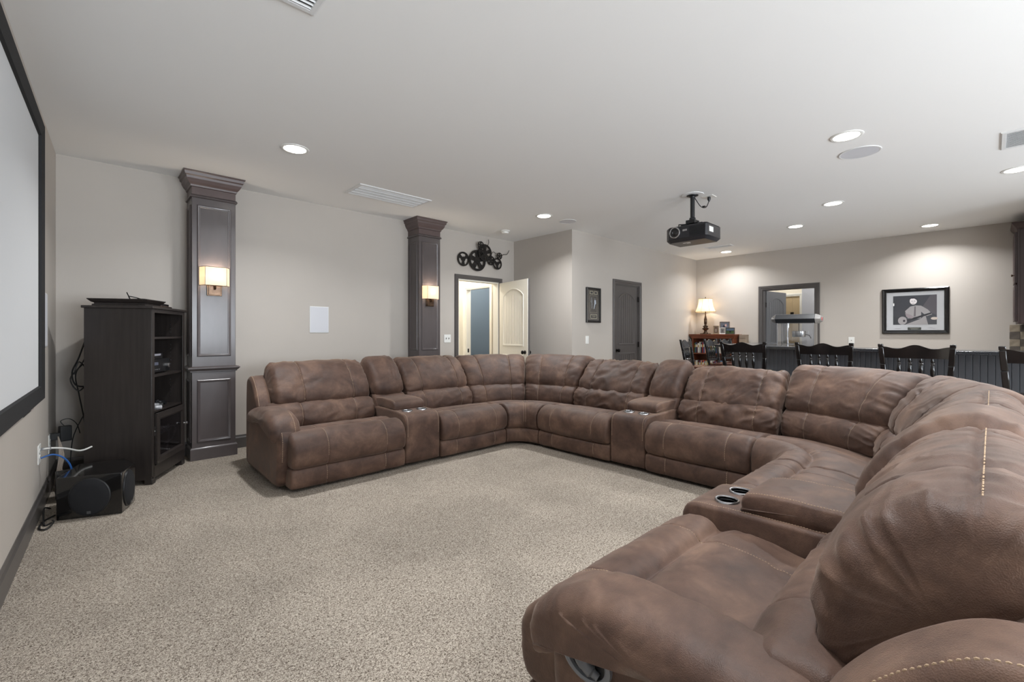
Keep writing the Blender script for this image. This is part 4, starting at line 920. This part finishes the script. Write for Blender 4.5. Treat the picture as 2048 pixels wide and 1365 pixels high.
def end_section(label, loc, rz, W_, side, near=False, aw=.22, tcush=.12, bdd=0):
    """side -1: arm on the left (local x<0), +1: arm on the right"""
    t = recliner(label, loc, rz, W_, near=near, seams=(.28, .80) if side < 0 else (.20, .72), gather=.014 if near else .012, wr=.004, head=P_HEADN if near else None, hx=(.06, 0) if side < 0 else (0, .07))
    nu, nv = (110, 150) if near else (40, 70)
    xa = (-aw + tcush, tcush) if side < 0 else (W_ - tcush, W_ + aw - tcush)
    # seat front runs in front of the arm (T-shape), so the arm starts behind it
    a = Loft(sh(P_ARMBODY, dd=bdd), xa[0] + (.04 if side < 0 else .03), xa[1] - (.03 if side < 0 else .04), .04, nu // 3, nv, wrinkle=.0015, bulge=.006); a.mesh('arm_body', t)
    p = Loft([(d_ + .11 * (1 - min(1, d_ / .8)), z_) for d_, z_ in P_ARMPAD], xa[0], xa[1], .07, nu // 2, nv, ik=.5, gather=.006, wrinkle=.0015, bulge=.012); p.mesh('arm_pad', t)
    wx = (-.05, .07) if side < 0 else (W_ - .03, W_ + .13)
    w_ = Loft(P_WING if side < 0 else sh(P_WING, dd=.02, dz=-.015), wx[0], wx[1], .03, 16, nv, wrinkle=.001, bulge=.003); w_.mesh('back_wing', t)
    e = .02 if side < 0 else w_.W - .02; e2 = .028 if side < 0 else p.W - .028
    rows = [(w_, e, .02, .55), (p, p.W - .05 if side < 0 else .05, .40, .66), (a, .03 if side < 0 else a.W - .03, .1, .35)]
    stitch(t, rows, .0095 if near else .013, wdt=.0028 if near else .0042)
    if near:
        xo = xa[1] - .04 + .006; Mx = Matrix.Translation((xo, .29, .43)) @ Matrix.Rotation(PI / 2, 4, 'Y')
        b = MB(); b.lathe([(.052, -.004), (.052, .006), (.046, .009), (.041, .006), (.04, -.003)], 32, Mx @ Matrix.Diagonal((1.0, 1.35, 1, 1)), cap=False); b.build('lever_bezel', mat('grey_bezel', (110, 112, 116), .35), t, smooth=True)
        b = MB(); b.lathe([(.041, -.002), (.001, -.0025)], 32, Mx @ Matrix.Diagonal((1.0, 1.35, 1, 1)), cap=False); b.build('lever_recess', M_black, t)
        b = MB(); b.tube([(xo + .002, .325, .405), (xo + .007, .305, .415), (xo + .009, .285, .43), (xo + .007, .27, .445)], [.010, .015, .017, .013], 10); b.build('release_lever', mat('lever_grey', (92, 94, 98), .35), t, smooth=True)
    return t
YS = 3.57    # front line of the left run (faces -y)
XS = 3.47    # front line of the middle run (faces -x)
YF = .95     # front line of the near run (faces +y)
end_section('brown end recliner facing the room in front of the back wall, arm at its left', (1.09, YS, 0), 0, .97, -1)
console('brown console with closed lid in the run along the back wall', (2.06, YS, 0), 0, .37)
recliner('brown armless recliner between the back-wall console and the far corner', (2.43, YS, 0), 0, .85)
wedge('brown corner section in the far corner below the open cream door', (3.28, 3.30, 0), YS - 3.30, XS - 3.28, PI / 2, 0)
R9 = -PI / 2
recliner('wrinkled armless recliner beside the far corner, in the middle run', (XS, 3.30, 0), R9, .905, gather=.018, wr=.009, hdz=-.045)
console('brown console with closed lid in the middle run of the sofa', (XS, 2.395, 0), R9, .355, hz=-.03)
recliner('most wrinkled armless recliner, right of the middle console', (XS, 2.04, 0), R9, .86, gather=.02, wr=.010, hdz=-.06)
wedge('brown corner section at the right, nearest the bar stools', (3.10, 1.18, 0), XS - 3.10, 1.18 - YF, 0, -PI / 2, near=True)
recliner('armless recliner between the near corner and the cup-holder console', (3.10, YF, 0), PI, .83, near=True)
console('console with two open cup holders nearest the camera', (2.27, YF, 0), PI, .37, near=True)
end_section('brown end recliner filling the bottom right of the photo, with reclining lever', (1.90, YF, 0), PI, .97, 1, near=True, bdd=.08)

# ================================================================ bar, stools
BA = math.atan2(1, .2) - PI / 2   # bar line leans slightly clockwise
t = thing('bar_counter', 'slate-blue beadboard bar with dark speckled stone top', 'bar', (5.36, 0, 0), 0)
edge = [(5.12, -1.2), (5.77, 2.05), (6.3, 2.62), (8.0, 2.62)]
inn = [(8.0, 2.1), (6.5, 2.1), (6.22, 1.9), (5.62, -1.2)]
poly = [(x - 5.36, y) for x, y in edge + inn][::-1]
b = MB(); b.prism(poly, 1.025, 1.06); b.build('counter_top', M_gran, t, bevel=.006)
fr_ = [(5.36, -1.2), (6.0, 2.0), (6.42, 2.4), (8.0, 2.4)]; bk = [(8.0, 2.28), (6.48, 2.28), (6.13, 1.95), (5.49, -1.2)]
b = MB(); b.prism([(x - 5.36, y) for x, y in fr_ + bk][::-1], 0.0, 1.025); b.build('bar_core', M_bar, t)
low = [(6.13, 1.95), (6.48, 2.28), (8.0, 2.28), (8.0, 1.2), (6.4, 1.2), (6.1, -1.2), (5.5, -1.2)]
b = MB(); b.prism([(x - 5.36, y) for x, y in low][::-1], .0, .9); b.build('service_cabinet', M_cab, t)
b = MB(); b.prism([(x - 5.36, y) for x, y in low][::-1], .901, .93); b.build('service_top', M_gran, t)
first = None
for (p, q) in zip(fr_[:-1], fr_[1:]):
    p = Vector(p); q = Vector(q); d = q - p; n = int(d.length / .046); d.normalize(); a = math.atan2(d.y, d.x); nr = Vector((-d.y, d.x))
    for k in range(n):
        c_ = p + d * (.046 * (k + .5)) + nr * .0085
        if first is None:
            m_ = MB(); m_.prism([(-.0222, -.008), (.0222, -.008), (.0222, .004), (.0195, .008), (-.0195, .008), (-.0222, .004)], .0, .92); first = o = m_.build('plank', M_bar, t)
        else: o = first.copy(); C.objects.link(o)
        o.location = (c_.x - 5.36, c_.y, .1); o.rotation_euler = (0, 0, a)
    b = MB(); L2 = (q - p).length; b.box(0, L2, .0, .022, 0, .1); ob = b.build('bar_skirting', M_bar, t, loc=(p.x - 5.36, p.y, 0), rot=(0, 0, a))

def make_stool(label):
    t = thing('bar_stool', label, 'stool', (0, 0, 0), 0, 'black bar stools at the bar')
    # faces +y ; backrest at -y side
    W2 = .215
    b = MB(); N_ = 9
    vs = []; fs = []
    for j in range(N_):
        for i in range(N_):
            u = i / (N_ - 1) * 2 - 1; v = j / (N_ - 1) * 2 - 1; rr = 1 - .06 * v
            x = u * .21 * rr * (1 - .04 * v * v); y = v * .20 * (1 - .05 * u * u); z = .735 - .012 * math.exp(-((abs(u) - .45) ** 2) * 8) * (1 - v * v * .3)
            vs.append((x, y, z))
    for j in range(N_ - 1):
        for i in range(N_ - 1): a = j * N_ + i; fs.append((a, a + 1, a + N_ + 1, a + N_))
    o_ = len(vs); vs += [(x * .95, y * .95, .70) for x, y, z in vs]
    for j in range(N_ - 1):
        for i in range(N_ - 1): a = o_ + j * N_ + i; fs.append((a, a + N_, a + N_ + 1, a + 1))
    edge_ = [i for i in range(N_)] + [j * N_ + N_ - 1 for j in range(1, N_)] + [(N_ - 1) * N_ + i for i in range(N_ - 2, -1, -1)] + [j * N_ for j in range(N_ - 2, 0, -1)]
    for k in range(len(edge_)): a, c = edge_[k], edge_[(k + 1) % len(edge_)]; fs.append((a, o_ + a, o_ + c, c))
    b.add(vs, fs); b.build('seat', M_seatw, t, smooth=True)
    for sx in (-1, 1):
        for sy in (-1, 1):
            b = MB(); b.tube([(sx * .17, sy * .16, .70), (sx * .185, sy * .175, .5), (sx * .205, sy * .195, .2), (sx * .215, sy * .205, .0)], [.02, .019, .022, .018, .016], 10); b.build('leg', M_stool, t, smooth=True)
        b = MB()      # back post: flat tapered, leaning
        pts = [(-.195, .70), (-.215, .82), (-.235, .95), (-.262, 1.09), (-.268, 1.12)]
        for (ya, za), (yb, zb) in zip(pts[:-1], pts[1:]):
            xa = sx * (.19 + (za - .7) * .07); xb = sx * (.19 + (zb - .7) * .07)
            b.add([(xa - .018, ya - .015, za), (xa + .018, ya - .015, za), (xa + .018, ya + .015, za), (xa - .018, ya + .015, za), (xb - .018, yb - .015, zb), (xb + .018, yb - .015, zb), (xb + .018, yb + .015, zb), (xb - .018, yb + .015, zb)],
                  [(3, 2, 1, 0), (4, 5, 6, 7), (0, 1, 5, 4), (1, 2, 6, 5), (2, 3, 7, 6), (3, 0, 4, 7)])
        b.build('back_post', M_stool, t, bevel=.005)
        b = MB(); b.tube([(sx * .2, -.19, .3), (sx * .2, .19, .3)], .012, 8, smooth=False); b.build('stretcher', M_stool, t, smooth=True)
    for y, z in ((.19, .22), (-.19, .36)):
        b = MB(); b.tube([(-.2, y, z), (.2, y, z)], .012, 8, smooth=False); b.build('stretcher', M_stool, t, smooth=True)
    # crest rail with wavy top edge
    b = MB(); n = 24; x_ = np.linspace(-.205, .205, n); vs = []; fs = []
    for i, x in enumerate(x_):
        q = x / .205; ztop = 1.095 + .012 * math.cos(q * PI * 2) + .008 * math.cos(q * PI) ; zb = 1.005; bow = -.02 * (1 - q * q)
        yt = -.262 + bow; yb = -.243 + bow
        vs += [(x, yb + .01, zb), (x, yt + .01, ztop), (x, yt - .01, ztop), (x, yb - .01, zb)]
    for i in range(n - 1):
        for k in range(4): a = 4 * i + k; c = 4 * i + (k + 1) % 4; fs.append((a, c, c + 4, a + 4))
    fs += [(3, 2, 1, 0), tuple(4 * (n - 1) + k for k in range(4))]; b.add(vs, fs); b.build('crest_rail', M_stool, t, smooth=True)
    b = MB(); b.box(-.2, .2, -.235, -.213, .775, .81); b.build('lower_rail', M_stool, t, bevel=.003)
    prof = [(.006, 0), (.008, .02), (.013, .03), (.008, .038), (.011, .05), (.016, .085), (.0165, .11), (.012, .145), (.008, .155), (.014, .165), (.009, .172), (.013, .185), (.006, .205), (.006, .215)]
    for x in (-.102, -.034, .034, .102):
        b = MB(); b.lathe(prof, 12, Matrix.Translation((x, -.231, .80)) @ Matrix.Rotation(math.radians(8), 4, 'X')); b.build('spindle', M_stool, t, smooth=True)
    return t
stool = make_stool('black spindle-back stool left of centre at the bar, in front of the stone top\'s left part')
SP_ = [(5.38, 1.83, -PI / 2, 'black spindle-back stool at the bar, leftmost of the four facing away'),
       (5.38, 1.10, -PI / 2, 'black spindle-back stool standing in front of the popcorn machine'),
       (5.13, .42, -PI / 2, 'black spindle-back stool below the guitar photo'),
       (4.80, -.27, -PI / 2, 'black spindle-back stool cut by the right edge, red-brown seat showing'),
       (6.52, 2.86, PI + .15, 'black stool at the far end of the bar, leftmost one beside the books'),
       (7.36, 2.86, PI, 'black stool at the far end of the bar, middle of the three before the bookcase'),
       (7.95, 2.86, PI, 'black stool at the far end of the bar, mostly hidden behind its two neighbours')]
for i, (x, y, rz, lb) in enumerate(SP_):
    o = stool if i == 0 else copy_tree(stool); o.location = (x, y, 0); o.rotation_euler = (0, 0, rz); o['label'] = lb

# ================================================================ popcorn machine
t = thing('popcorn_machine', 'tabletop popcorn machine with black and steel hood on the bar', 'popcorn machine', (6.60, 1.70, .945), math.radians(-84))
hw, hd = .2, .16
b = MB(); b.box(-hw, hw, -hd, hd, -.0135, .045); b.build('base_tray', M_silver, t, bevel=.004)
def hexhood(xs, m, name):
    b = MB(); pr = [(-hd + .0, .395), (-hd - .055, .445), (-hd + .0, .50), (hd, .50), (hd + .055, .445), (hd, .395)]
    b.add([(xs[0], y, z) for y, z in pr] + [(xs[1], y, z) for y, z in pr], [tuple(range(6)), tuple(range(11, 5, -1))] + [(i, 6 + i, 6 + (i + 1) % 6, (i + 1) % 6) for i in range(6)])
    return b.build(name, m, t, bevel=.003)
hexhood((-hw - .012, hw + .012), mat('hood_black', (40, 41, 43), .3), 'hood')
b = MB()
pr = [(-hd, .503), (hd, .503)]
b.box(-hw - .01, hw + .01, -hd, hd, .5, .504); b.build('hood_top', M_silver, t)
for sx in (-1, 1):
    b = MB(); x = sx * (hw + .013); pr = [(-hd, .392), (-hd - .058, .445), (-hd, .505), (hd, .505), (hd + .058, .445), (hd, .392)]
    x2 = x + sx * .05
    b.add([(x, y, z) for y, z in pr] + [(x2, y * .75, .445 + (z - .445) * .5) for y, z in pr], [tuple(range(6)), tuple(range(11, 5, -1))] + [(i, 6 + i, 6 + (i + 1) % 6, (i + 1) % 6) for i in range(6)]); b.build('hood_end', mat('hood_steel', (150, 148, 146), .35, .5), t)
b = MB(); b.cyl(.02, 0, .004, 16, Matrix.Translation((hw + .063, 0, .445)) @ Matrix.Rotation(PI / 2, 4, 'Y')); b.build('red_emblem', mat('emblem_red', (186, 40, 38), .4), t)
for sx in (-1, 1):
    for sy in (-1, 1): b = MB(); b.box(sx * (hw - .006) - .005, sx * (hw - .006) + .005, sy * (hd - .006) - .005, sy * (hd - .006) + .005, .045, .395); b.build('corner_post', M_silver, t)
for nm, q in (('glass_pane', (-hw + .012, hw - .012, -hd, -hd + .004, .045, .395)), ('glass_pane', (-hw, -hw + .004, -hd + .012, hd - .012, .045, .395)), ('glass_pane', (hw - .004, hw, -hd + .012, hd - .012, .045, .395)), ('glass_pane', (-hw + .012, hw - .012, hd - .004, hd, .045, .395))):
    b = MB(); b.box(*q); b.build(nm, M_glass, t)
b = MB(); b.lathe([(.001, .22), (.07, .22), (.075, .23), (.075, .29), (.07, .295), (.001, .297)], 24, Matrix.Translation((.02, 0, 0))); b.build('kettle', M_silver, t, smooth=True)
b = MB(); b.cyl(.004, .29, .395, 8, Matrix.Translation((.02, 0, 0))); b.tube([(.09, 0, .25), (.13, 0, .24), (.15, 0, .2)], .005, 6); b.build('kettle_rod', M_dmetal, t, smooth=True)
b = MB(); b.cyl(.012, .05, .36, 10, Matrix.Translation((-.11, .02, 0))); b.cyl(.024, .34, .395, 14, Matrix.Translation((-.11, .02, 0))); b.build('wiring_conduit', M_silver, t, smooth=True)
b = MB(); b.cyl(.04, .004, .03, 20, Matrix.Translation((-.02, -.0, .045))); b.build('warming_deck', M_silver, t, smooth=True)

# ================================================================ bookcase, lamp, frames
t = thing('bookcase', 'low cherry-wood bookcase in the corner under the table lamp', 'bookcase', (8.9, 3.75, 0))
bx0, bx1, by0, by1 = 0, .3, -.40, .40
for nm, q in (('side_panel', (bx0, bx1, by0, by0 + .022, 0, 1.15)), ('side_panel', (bx0, bx1, by1 - .022, by1, 0, 1.15)), ('back_panel', (bx1 - .01, bx1, by0 + .022, by1 - .022, 0, 1.15)), ('shelf', (bx0 + .01, bx1 - .01, by0 + .022, by1 - .022, .80, .822)), ('shelf', (bx0 + .01, bx1 - .01, by0 + .022, by1 - .022, .46, .482)), ('shelf', (bx0 + .01, bx1 - .01, by0 + .022, by1 - .022, .08, .10))):
    b = MB(); b.box(*q); b.build(nm, M_cherry, t, bevel=.002)
b = MB(); b.box(bx0 - .01, bx1, by0 - .01, by1 + .01, 1.15, 1.17); b.sweep(rect(bx0 - .01, bx1, by0 - .01, by1 + .01), [(.005, 1.11), (-.004, 1.125), (-.014, 1.15), (-.028, 1.17), (-.034, 1.178), (-.034, 1.196), (.15, 1.196)]); b.build('top_board', M_cherry, t)
BC = [(196, 190, 180), (60, 96, 150), (180, 70, 60), (220, 214, 200), (90, 60, 50), (40, 44, 60), (214, 150, 130), (120, 150, 190), (70, 110, 80), (230, 226, 220), (150, 40, 44), (36, 36, 40), (190, 170, 110), (60, 70, 120)]
ORD = ['first', 'second', 'third', 'fourth', 'fifth', 'sixth', 'seventh', 'eighth', 'ninth', 'tenth'] + ['eleventh', 'twelfth', 'thirteenth', 'fourteenth', 'fifteenth', 'sixteenth', 'seventeenth', 'eighteenth', 'nineteenth', 'twentieth'] + ['twenty-' + k for k in ('first', 'second', 'third', 'fourth', 'fifth', 'sixth', 'seventh', 'eighth', 'ninth')] + ['thirtieth'] + ['thirty-' + k for k in ('first', 'second', 'third', 'fourth', 'fifth', 'sixth', 'seventh', 'eighth', 'ninth')]
def book_row(z, ya, yb, hs, ws, grp, kind, lab):
    y = yb; i = 0
    while True:
        w_ = random.uniform(*ws)
        if y - w_ < ya: break
        h_ = random.uniform(*hs); col = BC[(i * 5 + int(z * 10)) % len(BC)]
        nmz = ['tan', 'blue', 'red', 'cream', 'brown', 'navy', 'pink', 'light blue', 'green', 'white', 'crimson', 'black', 'gold', 'indigo'][(i * 5 + int(z * 10)) % len(BC)]
        o = thing(kind, '%s %s, %s from its left end' % (nmz, lab, ORD[i]), kind.replace('_', ' '), (8.9 + .03 + random.uniform(0, .015), y - w_ / 2, z), 0, grp)
        b = MB(); b.box(0, .004, -w_ / 2 + .0008, w_ / 2 - .0008, 0, h_); b.box(0, .17, -w_ / 2 + .0008, -w_ / 2 + .0028, 0, h_); b.box(0, .17, w_ / 2 - .0028, w_ / 2 - .0008, 0, h_); b.build('cover', mat('cover_%d_%d_%d' % col, col, .4), o)
        b = MB(); b.box(.004, .165, -w_ / 2 + .0028, w_ / 2 - .0028, .003, h_ - .003); b.build('pages', mat('page_paper', (226, 220, 204), .8), o)
        b = MB(); b.box(-.001, .0, -w_ * .3, w_ * .3, h_ * .55, h_ * .8); b.build('spine_label', mat('spine_print', (232, 226, 206), .6) if i % 3 else mat('spine_gold', (190, 150, 70), .5), o)
        y -= w_; i += 1
book_row(.823, 3.39, 4.12, (.19, .225), (.022, .038), 'books on the upper bookcase shelf', 'book', 'book on the upper bookcase shelf')
book_row(.483, 3.39, 4.12, (.17, .195), (.016, .03), 'cases on the lower bookcase shelf', 'book', 'case on the lower bookcase shelf')
t = thing('storage_panel', 'tan flat box standing between bookcase and far doorway', 'box', (9.08, 3.235, 0))
b = MB(); b.box(-.03, .1, -.065, .065, 0, 1.19); b.build('panel', mat('tan_board', (150, 134, 116), .6), t, bevel=.004); b = MB(); b.box(-.034, -.03, -.058, .058, 1.12, 1.18); b.build('label_strip', mat('tan_strip', (136, 120, 104), .6), t)
t = thing('table_lamp', 'lit bronze table lamp with cream bell shade on the bookcase', 'lamp', (9.0, 3.92, 1.197))
b = MB(); b.box(-.075, .075, -.075, .075, 0, .015); b.lathe([(.05, .015), (.045, .03), (.03, .04), (.028, .07), (.035, .085), (.06, .1), (.066, .115), (.04, .125), (.036, .14), (.05, .15), (.045, .165), (.022, .175), (.02, .2), (.028, .21), (.03, .3), (.024, .315), (.018, .33), (.02, .345), (.012, .36), (.01, .46)], 24); b.build('base', M_bronze, t, smooth=True)
b = MB(); sp = [(.205, .445), (.185, .49), (.160, .55), (.145, .61), (.138, .675), (.136, .705)]; b.lathe(sp, 8, cap=False); b.build('lamp_shade', M_shade, t, smooth='all')
b = MB()
for z, r in ((.445, .206), (.705, .137)): b.tube([(r * math.cos(2 * PI * k / 8), r * math.sin(2 * PI * k / 8), z) for k in range(9)], .004, 5, smooth=False)
for k in range(8): b.tube([(r * 1.005 * math.cos(2 * PI * k / 8), r * 1.005 * math.sin(2 * PI * k / 8), z) for r, z in sp], .0025, 4, smooth=False)
b.build('shade_piping', mat('shade_braid', (150, 124, 84), .6), t)
b = MB(); b.lathe([(.004, .70), (.008, .715), (.01, .73), (.004, .745), (.001, .75)], 10); b.tube([(-.136, 0, .70), (0, 0, .705), (.136, 0, .70)], .003, 5, smooth=False); b.build('finial', M_bronze, t, smooth=True)
b = MB(); b.lathe([(.01, .47), (.028, .51), (.03, .54), (.02, .57), (.001, .58)], 12); b.build('bulb', M_led, t, smooth=True)
lamp_point('lamp_glow', (0, 0, .55), 9, (1, .82, .6), .04, t)
def small_frame(label, y, z, w_, h_, fm, mc, polys, x=8.93):
    picture('photo_frame', label, (x, y, z), -PI / 2, w_, h_, .014, fm, mc, polys, .012, 'picture frame', lean=0)
M_oak = mat('weathered_oak', (150, 128, 100), .5, var=.2); M_grey = mat('grey_wash_wood', (128, 116, 108), .5, var=.2); M_wf = mat('white_frame', (226, 222, 216), .5); M_dkf = mat('dark_green_frame', (58, 58, 50), .4)
small_frame('narrow oak photo frame left in the cluster on the bookcase', 3.735, 1.197, .105, .165, M_oak, (206, 190, 160), [((150, 110, 84), [(.2, .15), (.8, .15), (.8, .85), (.2, .85)]), ((226, 206, 186), ell(.5, .45, .16, .22))])
small_frame('white photo frame in the middle of the cluster on the bookcase', 3.61, 1.197, .115, .125, M_wf, (232, 230, 226), [((196, 192, 190), [(.25, .2), (.75, .2), (.75, .8), (.25, .8)]), ((150, 146, 146), ell(.5, .5, .1, .16))], 8.92)
small_frame('dark wide photo frame at the right of the cluster on the bookcase', 3.495, 1.197, .17, .125, M_dkf, (216, 222, 226), [((150, 180, 210), [(.1, .55), (.9, .55), (.9, .88), (.1, .88)]), ((110, 140, 84), [(.1, .12), (.9, .12), (.9, .5), (.1, .5)]), ((34, 34, 38), [(.1, .5), (.9, .5), (.9, .55), (.1, .55)]), ((34, 34, 38), ell(.5, .4, .12, .16))], 8.915)
small_frame('grey photo frame standing highest in the cluster on the bookcase', 3.635, 1.197, .19, .245, M_grey, (206, 206, 208), [((160, 168, 190), [(.12, .5), (.88, .5), (.88, .9), (.12, .9)]), ((70, 74, 100), ell(.45, .62, .14, .1)), ((210, 170, 160), ell(.6, .7, .1, .1))], 8.99)

# ================================================================ wall cabinet and tiles at right
t = thing('wall_cabinet', 'dark brown hanging cabinet cut by the right edge of the photo', 'cabinet', (8.62, -.58, 1.335))
b = MB(); b.box(0, .56, 0, .33, 0, 1.2); b.build('carcass', M_cab, t, bevel=.002)
b = MB(); b.box(-.001, .02, .33, .352, .0, 1.2); b.box(.54, .56, .33, .352, 0, 1.2); b.box(.02, .54, .33, .352, .0, .04); b.box(.02, .54, .33, .352, 1.16, 1.2); b.build('face_frame', M_cab, t)
for k, (za, zb) in enumerate(((.52, 1.17), (.03, .5))):
    b = MB(); b.box(.015, .545, .353, .373, za, zb); b.sweep(rect(.015, .545, za, zb), [(0, 0), (0, .004), (.05, .004), (.06, -.0)], frame((.56, .373, 0), (-1, 0, 0), (0, 0, 1))); b.build('cabinet_door', M_cab, t, bevel=.002)
b = MB(); b.lathe([(.006, 0), (.006, .015), (.015, .022), (.014, .03), (.001, .034)], 12, Matrix.Translation((.06, .373, .62)) @ Matrix.Rotation(-PI / 2, 4, 'X')); b.build('knob', M_bronze, t, smooth=True)
b = MB(); b.sweep(rect(0, .56, 0, .352), [(0, 1.2), (-.005, 1.215), (-.03, 1.25), (-.045, 1.275), (-.05, 1.29), (.1, 1.29)]); b.build('crown_moulding', M_cab, t)
ti = 0; wf = [o for o in C.objects if o.name == 'wall_far'][0]; first = [None, None]
for r_ in range(4):
    for c_ in range(4):
        m_ = M_tile if (r_ + c_) % 2 == 0 else M_tile2; k = (r_ + c_) % 2
        if first[k] is None:
            b = MB(); b.box(-.008, 0, -.048, .048, -.048, .048); o = first[k] = b.build('tile', m_, wf, bevel=.002)
        else: o = first[k].copy(); C.objects.link(o)
        o.location = (XF, -.22 - c_ * .1, .98 + r_ * .1)
t = thing('back_counter', 'stone-topped base cabinet under the hanging cabinet', 'cabinet', (8.6, -.595, 0))
b = MB(); b.box(0, .6, 0, .6, .1, .88); b.box(.02, .58, .02, .55, 0, .1); b.build('carcass', M_cab, t, bevel=.002)
b = MB(); b.box(-.02, .612, 0, .63, .88, .92); b.build('stone_top', M_gran, t, bevel=.003)
# other rooms' lights (ceiling fixtures of the hall, washroom and passage, out of view)
for nm, loc, p in (('hall_light', (4.4, 6.3, 2.5), 30), ('washroom_light', (5.6, 6.2, 2.5), 30), ('passage_light', (10.2, 2.0, 2.5), 14), ('passage_light', (10.9, 3.0, 2.5), 6)):
    lamp_point(nm, loc, p, (1, .96, .9), .1)
